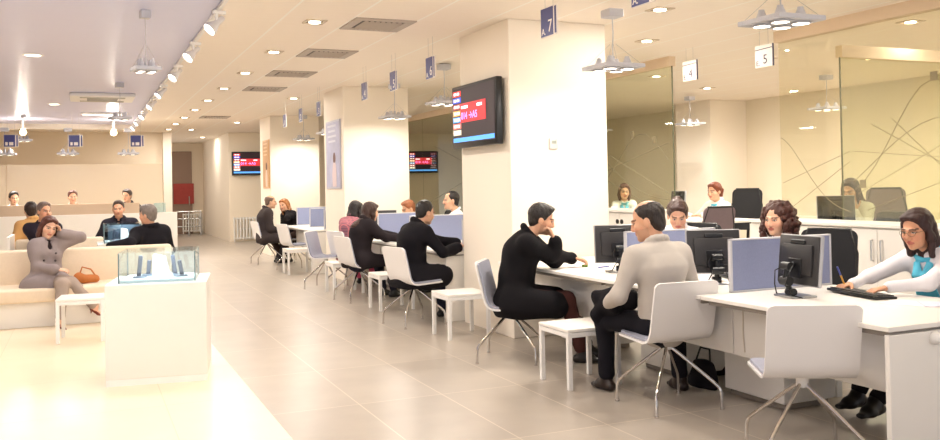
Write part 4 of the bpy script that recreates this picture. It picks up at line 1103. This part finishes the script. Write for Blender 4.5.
MB().box((0, 0, -.03), (.95, .95, .06), None, .02, 2).build('cover', WHITEM, o)
for a in range(2): MB().box((0, (-.3, .3)[a], -.062), (.66, .12, .01)).build('outlet_flap', mat('flap_grey', (170, 168, 160), .5), o)
MB().box((0, 0, -.062), (.45, .36, .012)).build('intake_grille', mat('intake_grey', (150, 150, 146), .6), o)
def oval(x, y, label, e):
    o = empty('downlight', (x, y, 3.003), 0, label, 'ceiling light', 'round recessed lights in the lilac ceiling')
    MB().lathe([(.11, 0), (.11, -.008), (.085, -.012), (.08, 0)], (0, 0, 0), 28).build('ring', WHITEM, o); MB().cyl((0, 0, -.003), .082, .006).build('lamp_disc', LEDW, o)
    if e: light('AREA', (x, y, 2.97), e, size=.15)
oval(-.49, 10.9, 'round recessed light at the upper left of the lilac ceiling', DE); oval(-.44, 16.9, 'round recessed light left of the ceiling cassette', DE)
oval(-2.6, 10.9, 'round recessed light outside the view over the sofa', DE); oval(-.5, 5.5, 'round recessed light outside the view in front', DE*1.5); oval(-2.6, 5.5, 'round recessed light outside the view, far left', DE*1.5)
o = empty('ceiling_strip_light', (.4, 18.6, 3.003), 0, 'slim strip light near the end of the lilac ceiling', 'ceiling light'); MB().box((0, 0, -.02), (.85, .12, .04), None, .006).build('housing', WHITEM, o); MB().box((0, 0, -.042), (.78, .07, .006), None, 0).build('diffuser', LEDW, o)
for x, lb in ((-1.13, 'left'), (.62, 'right')):
    o = empty('globe_spotlight', (x, 20.6, 3.0), 0, 'glaring %s spotlight bulb at the end of the lilac ceiling' % lb, 'spotlight', 'glaring bulbs by the far clerks')
    MB().tube([(0, 0, 0), (0, 0, -.18)], .02, 8).build('stem', WHITEM, o); MB().cyl((0, .02, -.24), .07, .14, (70, 0, 0), 16, .05).build('head', WHITEM, o)
    MB().sph((0, -.07, -.27), .062).build('bulb', emis('bulb_glow', (255, 226, 170), 26), o); light('POINT', (x, 20.45, 2.7), 25, size=.07)
# row of pendants above desks
pendant(4.25, 4.52, 2.51, 0, 'large four-spot pendant over the nearest desk')
pendant(4.22, 6.5, 2.46, 0, 'four-spot pendant right of the front pillar')
pendant(4.3, 10.6, 2.53, 0, 'four-spot pendant behind the large screen'); pendant(4.3, 12.6, 2.5, 0, 'four-spot pendant in front of the middle pillar')
pendant(4.3, 16.5, 2.5, 0, 'four-spot pendant between the middle and back pillars'); pendant(4.3, 18.6, 2.5, 0, 'four-spot pendant in front of the back pillar')
pendant(10.2, 13.2, 2.5, 0, 'four-spot pendant behind the white E4 sign'); pendant(10.2, 9.95, 2.5, 0, 'four-spot pendant behind the clear glass'); pendant(9.5, 15.2, 2.5, 0, 'four-spot pendant behind the olive glass')
SX = 3.4
for k, y in enumerate((4.99, 6.27, 8.88, 10.1, 11.28)):
    n = 8-k
    sign(SX, y, 2.60 if n < 7 else 2.63, 3.04, 'A.', str(n), {8: 'navy hanging sign cut by the top edge', 7: 'navy hanging sign A. 7 before the front pillar', 6: 'navy hanging sign with a 6 left of the large screen', 5: 'navy hanging sign with a 5 at the middle pillar', 4: 'navy hanging sign with a 4 in front of the middle pillar'}[n])
for k, y in enumerate((13.75, 15.0, 16.3)): sign(SX, y, 2.58, 3.04, 'A.', str(3-k), '%s navy hanging sign beyond the middle pillar' % ('nearest', 'second', 'farthest')[k])
sign(6.62, 7.43, 2.65, 3.04, 'E.', '5', 'white hanging sign E. 5', True, group='white hanging number signs'); sign(6.62, 8.68, 2.65, 3.04, 'E.', '4', 'white hanging sign E. 4', True, group='white hanging number signs')

# ------------------------------------------------------------------ screens, posters
def tv(loc, rz, w, h, label, rows=7):
    """screen facing -Y in its own frame"""
    o = empty('queue_screen', loc, rz, label, 'screen', 'queue number screens')
    MB().box((0, .05, 0), (w, .07, h), None, .012, 2).build('casing', BLACKP, o)
    MB().box((0, .11, 0), (w*.4, .07, h*.4)).build('wall_mount', BLACKP, o)
    s = MB().box((0, .014, .01), (w-.07, .004, h-.08), None, 0).build('display', emis('screen_back', (40, 26, 34), .5), o)
    W, H_ = w-.09, h-.1; y = .010
    cols = ((214, 66, 62), (70, 84, 200), (150, 70, 64), (220, 160, 90), (90, 150, 210), (214, 120, 110), (200, 190, 170))
    for k in range(rows):
        z = H_/2-(k+.5)*H_*.86/rows; MB().box((-W/2+W*.1, y, z), (W*.2, .004, H_*.1), None, 0).build('queue_row', emis('row_%d' % k, cols[k], 1.1), s)
        for a_, b_ in ((.03, .06), (.115, .05)): MB().box((-W/2+W*(a_+b_/2), y-.003, z), (W*b_, .002, H_*.045), None, 0).build('row_mark', emis('screen_white', (250, 240, 250), 1.4), s)
    MB().box((W*.0, y, H_*.06), (W*.62, .004, H_*.36), None, 0).build('call_panel', emis('call_red', (186, 44, 50), 1.1), s)
    text('014 \u2192A5', H_*.19, emis('call_pink', (255, 130, 214), 2.2), s, (-W*.285, y-.004, -H_*.06), (90, 0, 0), 'call_text')
    for a_, b_ in ((-.2, .16), (.17, .12)): MB().box((W*a_, y-.003, H_*.165), (W*b_, .002, H_*.05), None, 0).build('heading_mark', emis('screen_white', (250, 240, 250), 1.4), s)
    MB().box((0, y, -H_*.44), (W, .004, H_*.08), None, 0).build('ticker_bar', emis('ticker_blue', (80, 150, 226), 1.2), s)
    return o
tv((3.60, 8.15, 2.175), -90, 1.1, .65, 'large black queue screen on the front pillar')
tv((4.28, 25.08, 2.17), 0, .98, .66, 'black queue screen on the far wall')
tv((9.45, 25.08, 2.17), 0, .98, .66, 'added screen standing in for a reflection in the olive glass')  # no real screen here: built in place of a mirror image in the glass
def poster(y0, y1, z0, z1, pal, label):
    o = empty('wall_poster', (3.72, (y0+y1)/2, (z0+z1)/2), 0, label, 'poster', 'tall posters on the pillars'); w, h = y1-y0, z1-z0
    MB().box((-.012, 0, 0), (.02, w, h)).build('frame', mat('frame_'+pal[0], pal[1], .4), o)
    s = MB().box((-.024, 0, 0), (.004, w-.06, h-.06), None, 0).build('print', mat('print_'+pal[0], pal[2], .5, var=.25, scale=5), o)
    fm = mat('figure_'+pal[0], pal[3], .6); hm = mat('figure_hair_'+pal[0], pal[4], .6)
    pts = [(.16, -.5), (.18, -.2), (.13, .02), (.05, .1), (-.05, .1), (-.13, .0), (-.2, -.22), (-.16, -.5)]
    MB().prism([(-p[0]*w*.8-.12*w, p[1]*h*.62-h*.16) for p in pts], -.002, .002, (-.028, 0, 0), Matrix(((0, 0, 1), (1, 0, 0), (0, 1, 0)))).build('figure', fm, s)
    MB().sph((-.028, -.12*w, -h*.06), .1, (.03, .8, 1)).build('figure_head', hm, s)
    for k in range(4): MB().box((-.028, .03*w, h*(.42-.075*k)), (.003, w*(.6-.1*(k % 2)), h*.03), None, 0).build('text_band', mat('band_'+pal[0], pal[5], .6), s)
poster(13.52, 14.38, 1.44, 2.54, ('lilac', (196, 196, 214), (182, 184, 212), (224, 206, 210), (120, 90, 90), (214, 216, 232)), 'tall lilac poster on the side of the middle pillar')
poster(19.3, 20.02, 1.47, 2.53, ('amber', (214, 170, 120), (196, 152, 108), (226, 204, 190), (96, 70, 60), (222, 190, 150)), 'tall amber poster on the side of the back pillar')
o = empty('thermostat', (4.18, 7.53, 1.85), 0, 'small white thermostat on the front pillar', 'thermostat')
MB().box((0, -.012, 0), (.09, .026, .105), None, .006, 2).build('case', mat('thermostat_grey', (206, 202, 198), .5), o); MB().box((0, -.025, .012), (.05, .003, .03), None, 0).build('display', mat('lcd_grey', (150, 156, 146), .3), o)
# ------------------------------------------------------------------ people
def W(x, y, rz, p, z0=0):
    a = R(rz); dx, dy = p[0]-x, p[1]-y
    return V(dx*math.cos(a)+dy*math.sin(a), -dx*math.sin(a)+dy*math.cos(a), p[2]-z0)
def P(label, x, y, rz, **S):
    for k in ('handR', 'handL', 'footR', 'footL'):
        if k+'w' in S: S[k] = W(x, y, rz, S.pop(k+'w'))
    return person(label, (x, y), rz, S)
def D(rz, v):  # world direction to local
    a = R(rz); return (v[0]*math.cos(a)+v[1]*math.sin(a), -v[0]*math.sin(a)+v[1]*math.cos(a), v[2])
HI = .0055
BLK = (19, 17, 21)
# man in the black coat at the desk
rz = -118
P('man in a black coat, hand at his mouth, leaning on the desk', 3.33, 6.71, rz, h=HI, top=('coat', BLK), hem=.36, drape=True, hemr=(.27, .17), lap=.75, lean=9, bend=20, yaw=6, pitch=16, hairc=(34, 27, 25), vol=.012, beard=.25, shirt=(240, 240, 246), trousers=(70, 40, 36),
  handRw=(3.93, 6.66, .80), handLw=(3.60, 6.49, .99), dirL=(-.1, -.35, .9), palmL=(0, -1, -.3), curlL=55, dirR=(.2, 1, -.15), palmR=(0, -.2, -1), curlR=40, poleR=(.7, -.1, -.9), poleL=(-.3, .6, -.9), footRw=(3.70, 6.25, .09), footLw=(3.86, 6.42, .09), skin=(222, 170, 138))
# man in the grey sweater
rz = -2
P('man in a grey sweater seen from behind, head turned left', 3.5, 4.86, rz, h=HI, top=('sweater', (192, 184, 176)), collar=True, lean=3, bend=8, yaw=44, pitch=14, hair='balding', vol=.003, hs=1.08, loose=1.3, hairc=(38, 28, 24), trousers=(26, 25, 32), skin=(222, 170, 138), beard=.2,
  handLw=(3.26, 5.15, .64), handRw=(3.8, 5.2, .66), footLw=(3.37, 5.36, .09), footRw=(3.82, 5.12, .09), kneeL=(-.3, .6, 1), kneeR=(.3, .6, 1), shoec=(40, 26, 22), hemw=.05)
# coat on his lap
cf = Field()
for a, b, r1, r2 in (((-.13, .2, .655), (-.17, .42, .65), .06, .055), ((-.2, .38, .65), (.02, .44, .65), .05, .045), ((-.21, .24, .62), (-.235, .42, .52), .045, .03), ((-.06, .3, .67), (-.2, .3, .68), .04, .045), ((-.2, .44, .62), (-.1, .48, .5), .03, .02), ((-.2, .25, .7), (-.24, .4, .66), .06, .055), ((-.25, .3, .64), (-.27, .4, .56), .055, .04)): cf.cap(a, b, r1, r2, .035)
vv, ff = cf.mesh(.008, wrinkle(.012, 32)); o = npmesh('folded_coat', vv, ff, cloth((22, 20, 26))); o.location = (3.5, 4.86, 0); o.rotation_euler = (0, 0, R(-2)); tag(o, 'folded black coat on the lap of the grey-sweater man', 'coat')
# clerk in glasses
rz = 93
P('clerk with glasses and blue scarf writing at the near desk', 5.08, 4.0, rz, h=HI, fem=True, top=('shirt', (240, 236, 240)), scarf=(92, 190, 220), glasses=True, earring=True, hair='medium', hairc=(52, 26, 24), lean=14, bend=18, yaw=4, pitch=13, skin=(218, 160, 126), sc=.97,
  handRw=(4.50, 4.22, .785), handLw=(4.48, 3.93, .79), dirR=D(rz, (-1, .0, -.1)), dirL=D(rz, (-1, .25, -.12)), curlR=55, curlL=25, poleR=(.9, -.3, -.4), poleL=(-.9, -.3, -.4), footRw=(4.42, 4.12, .12), footLw=(4.3, 3.92, .1), trousers=(30, 28, 32))
P('clerk with long curly dark hair looking to the left', 4.98, 5.3, 98, h=HI, fem=True, top=('shirt', (238, 232, 236)), scarf=(92, 190, 220), hair='curly', hairc=(66, 30, 20), lean=4, bend=6, yaw=8, pitch=4, skin=(228, 178, 148), frizz=.004, lips=(176, 76, 72), handRw=(4.5, 5.45, .79), handLw=(4.5, 5.15, .79), trousers=(30, 28, 32), hz=.52)
P('clerk with brown hair in a bun leaning forward over her desk', 4.78, 6.3, 128, h=HI, fem=True, top=('shirt', (242, 238, 242)), hair='bun', hairc=(60, 34, 28), lean=12, bend=22, yaw=18, pitch=22, skin=(230, 180, 150), handRw=(4.42, 6.4, .79), handLw=(4.55, 5.95, .79), trousers=(30, 28, 32), hz=.6)
# further down the row
M_ = .0075
P('man in a black coat seated beyond the front pillar, hands on desk', 3.2, 9.0, -82, h=M_, top=('coat', (24, 22, 28)), hem=.37, drape=True, hemr=(.27, .16), lap=.7, lean=8, bend=18, yaw=4, pitch=14, hair='receding', hairc=(28, 22, 22), trousers=(40, 42, 60), shirt=(230, 230, 236), handRw=(3.72, 8.86, .79), handLw=(3.85, 9.0, .80), skin=(224, 176, 146))
P('woman in a dark jacket with long brown hair seen from behind', 3.25, 11.1, -72, h=M_, fem=True, top=('coat', (38, 32, 36)), hem=.42, hemr=(.21, .16), hair='long', hairc=(58, 34, 28), lean=10, bend=16, yaw=-4, pitch=10, trousers=(34, 34, 48), handRw=(3.78, 10.75, .79), handLw=(3.8, 11.1, .79))
pm = bpy.data.materials.new('plaid_shirt'); pm.use_nodes = True; nt = pm.node_tree; N = nt.nodes; Lk = nt.links; bs = N['Principled BSDF']; tc = N.new('ShaderNodeTexCoord'); last = None
for ax, c_, sc_ in (('X', (196, 110, 120), 16), ('Z', (84, 66, 92), 14), ('Y', (200, 120, 126), 16)):
    wv = N.new('ShaderNodeTexWave'); wv.bands_direction = ax; wv.inputs['Scale'].default_value = sc_; rp = N.new('ShaderNodeMath'); rp.operation = 'GREATER_THAN'; rp.inputs[1].default_value = .68; mx = N.new('ShaderNodeMix'); mx.data_type = 'RGBA'
    Lk.new(tc.outputs['Object'], wv.inputs[0]); Lk.new(wv.outputs['Fac'], rp.inputs[0]); Lk.new(rp.outputs[0], mx.inputs[0]); mx.inputs[7].default_value = srgb(c_)+(1,)
    if last is None: mx.inputs[6].default_value = srgb((150, 110, 122))+(1,)
    else: Lk.new(last, mx.inputs[6])
    last = mx.outputs[2]
Lk.new(last, bs.inputs['Base Color']); bs.inputs['Roughness'].default_value = .9
P('woman in a plaid shirt and pink skirt seen from behind', 3.53, 12.58, -52, h=M_, fem=True, topmat=pm, top=('jacket', (150, 110, 120)), topname='plaid_shirt', hair='bob', hairc=(30, 24, 26), lean=10, bend=18, yaw=-6, pitch=12, trousers=(214, 92, 124), handRw=(3.9, 12.4, .79), handLw=(3.95, 12.75, .79))
P('bald man in a dark coat facing the blonde woman', 3.22, 17.45, -92, h=M_, footR=(.1, .28, .09), footL=(-.1, .28, .09), top=('coat', (62, 54, 54)), hem=.4, hair='balding', baldk=1.45, hairc=(110, 88, 76), lean=5, bend=10, yaw=-4, pitch=6, trousers=(40, 38, 44), shirt=(220, 216, 216), handR=(.1, .3, .62), handL=(-.1, .3, .62))
P('blonde woman in black resting her chin on her hand', 3.84, 17.6, 118, h=M_, footR=(.1, .2, .09), footL=(-.1, .2, .09), fem=True, top=('jacket', (30, 27, 30)), hair='medium', hairc=(170, 112, 66), lean=12, bend=16, yaw=14, pitch=6, roll=10, trousers=(60, 44, 38), handR=(.06, .26, .66), handL=(-.09, .22, 1.0), dirL=(.3, .0, 1), palmL=(.6, -1, 0), curlL=50)
P('clerk with a moustache, white shirt and blue tie', 4.85, 11.36, 78, h=M_, top=('shirt', (242, 242, 246)), tie=(96, 140, 206), hairc=(34, 28, 28), hair='receding', moustache=(40, 30, 28), lean=8, bend=8, yaw=2, pitch=0, hz=.58, handRw=(4.3, 11.6, .79), handLw=(4.3, 11.1, .79))
P('clerk with reddish hair bent low behind the divider', 4.85, 12.85, 95, h=M_, top=('shirt', (238, 232, 232)), hairc=(150, 90, 56), lean=12, bend=22, yaw=0, pitch=20, hz=.5, handRw=(4.3, 13., .79), handLw=(4.3, 12.7, .79))
# back offices
P('clerk with a brown bob and blue scarf behind the olive glass', 7.9, 11.95, 150, h=M_, fem=True, top=('shirt', (240, 240, 236)), scarf=(110, 190, 210), hair='bob', hairc=(90, 58, 48), lean=6, bend=10, yaw=5, hz=.68, handRw=(7.4, 11.5, .96), handLw=(7.75, 11.35, .96), footR=(.1, .4, .12), footL=(-.1, .4, .12))
P('clerk with a ponytail, white jacket and blue scarf', 8.12, 9.9, 104, h=M_, fem=True, top=('jacket', (242, 236, 230)), scarf=(90, 180, 205), hair='pony', hairc=(120, 60, 36), lean=4, bend=6, yaw=-2, hz=.67, handRw=(7.7, 10.1, .99), handLw=(7.65, 9.7, .99), footR=(.1, .4, .12), footL=(-.1, .4, .12))
P('clerk with long dark hair behind the clear glass', 7.85, 7.2, 100, h=M_, fem=True, top=('shirt', (240, 238, 232)), hair='long', hairc=(60, 38, 32), lean=10, bend=14, yaw=10, pitch=16, hz=.72, handRw=(7.5, 7.3, .95), handL=(-.08, .24, 1.1), dirL=(.3, 0, 1), palmL=(.5, -1, 0), footR=(.1, .4, .12), footL=(-.1, .4, .12))
# lounge
rz = 200
P('woman in a grey coat on the sofa, head propped on her hand', -.4, 11.02, rz, h=.006, sc=.9, sh=.135, loose=.75, fem=True, top=('coat', (150, 138, 138)), hem=.40, hemr=(.26, .16), lap=.62, shirt=(40, 30, 34), vneck=True, hair='medium', hairc=(84, 44, 34), lean=-9, bend=0, side=-5, buttons=True, yaw=-2, pitch=10, roll=-14, trousers=(168, 152, 142), skin=(236, 190, 162), hz=.47,
  handL=(-.17, .02, 1.0), dirL=(.35, .05, 1), palmL=(1, 0, -.2), curlL=45, poleL=(-1, -.1, -.35), handR=(-.02, .26, .62), dirR=(-.9, .4, -.1), palmR=(0, -.4, -1), footL=(.02, .5, .1), kneeL=(-.1, .6, 1), footR=(-.36, .5, .2), kneeR=(-.35, .6, 1), toeR=(-.6, .8, -.25), toeL=(-.1, 1, -.15), heels=True, shoec=(120, 50, 30))
P('grey-haired man in a suit with a red tie on the back sofa', -.52, 13.62, 188, h=M_, top=('jacket', (44, 38, 50)), vneck=True, shirt=(220, 220, 236), tie=(170, 50, 56), hairc=(126, 108, 100), lean=0, bend=4, yaw=24, pitch=2, skin=(224, 166, 134), hz=.53, handRw=(-.2, 13.2, .6), handLw=(-.6, 13.2, .6))
P('person in a tan coat turned away on the back sofa', -.66, 14.5, 30, h=M_, top=('coat', (206, 160, 104)), hem=.42, hairc=(50, 36, 32), vol=.016, lean=4, bend=10, yaw=-20, pitch=6)
P('man in a dark jacket facing the camera behind the display case', .49, 14.2, 172, h=M_, top=('coat', (40, 38, 48)), hem=.42, vneck=True, shirt=(30, 28, 34), hairc=(70, 56, 48), vol=.004, hair='short', lean=2, bend=6, yaw=0, pitch=4, hz=.53, skin=(224, 168, 136))
P('grey-haired man in a black coat leaning back on the sofa', .76, 11.92, 8, h=.0065, top=('coat', (30, 28, 34)), hem=.42, hairc=(128, 118, 112), vol=.01, lean=-9, bend=-2, hz=.49, twist=14, yaw=46, pitch=2, roll=-4, skin=(226, 172, 142), handL=(-.5, -.22, .79), dirL=(-1, -.1, -.1), poleL=(-.4, -.9, -.3), handR=(.25, .3, .6), cuff=.98)
for x, y, rz, lb, hc, top in ((-1.22, 19.05, 178, 'far clerk at the left end of the counter, white shirt', (40, 32, 30), ('shirt', (240, 240, 240))), (-.2, 19.0, 186, 'middle far clerk with a hand near the face', (84, 44, 34), ('shirt', (240, 236, 236))), (.86, 19.0, 150, 'right-hand far clerk in a dark jacket', (52, 38, 34), ('jacket', (50, 46, 54)))):
    kw = dict(handL=(-.1, .22, 1.12), dirL=(.3, .1, 1), curlL=50, palmL=(.5, -1, 0)) if x == -.2 else {}
    P(lb, x, y, rz, h=M_, top=top, shirt=(236, 236, 240) if top[0] == 'jacket' else None, vneck=top[0] == 'jacket', hairc=hc, vol=.012, lean=4, bend=8, pitch=4, yaw=20 if x < -1 else 0, hz=.70, footR=(.1, .4, .14), footL=(-.1, .4, .14), **kw)
    o = empty('stool', (x, y, 0), rz, 'tall stool under the '+lb.split(',')[0].split(' with')[0].split(' in')[0], 'stool', 'tall stools behind the far counter')
    MB().cyl((0, 0, .57), .2, .09, None, 24, None, .02).build('seat', OFF_B, o); MB().cyl((0, 0, .28), .03, .5).build('column', CHROME, o); MB().lathe([(.22, 0), (.2, .02), (.04, .035)], (0, 0, 0)).build('base', CHROME, o)
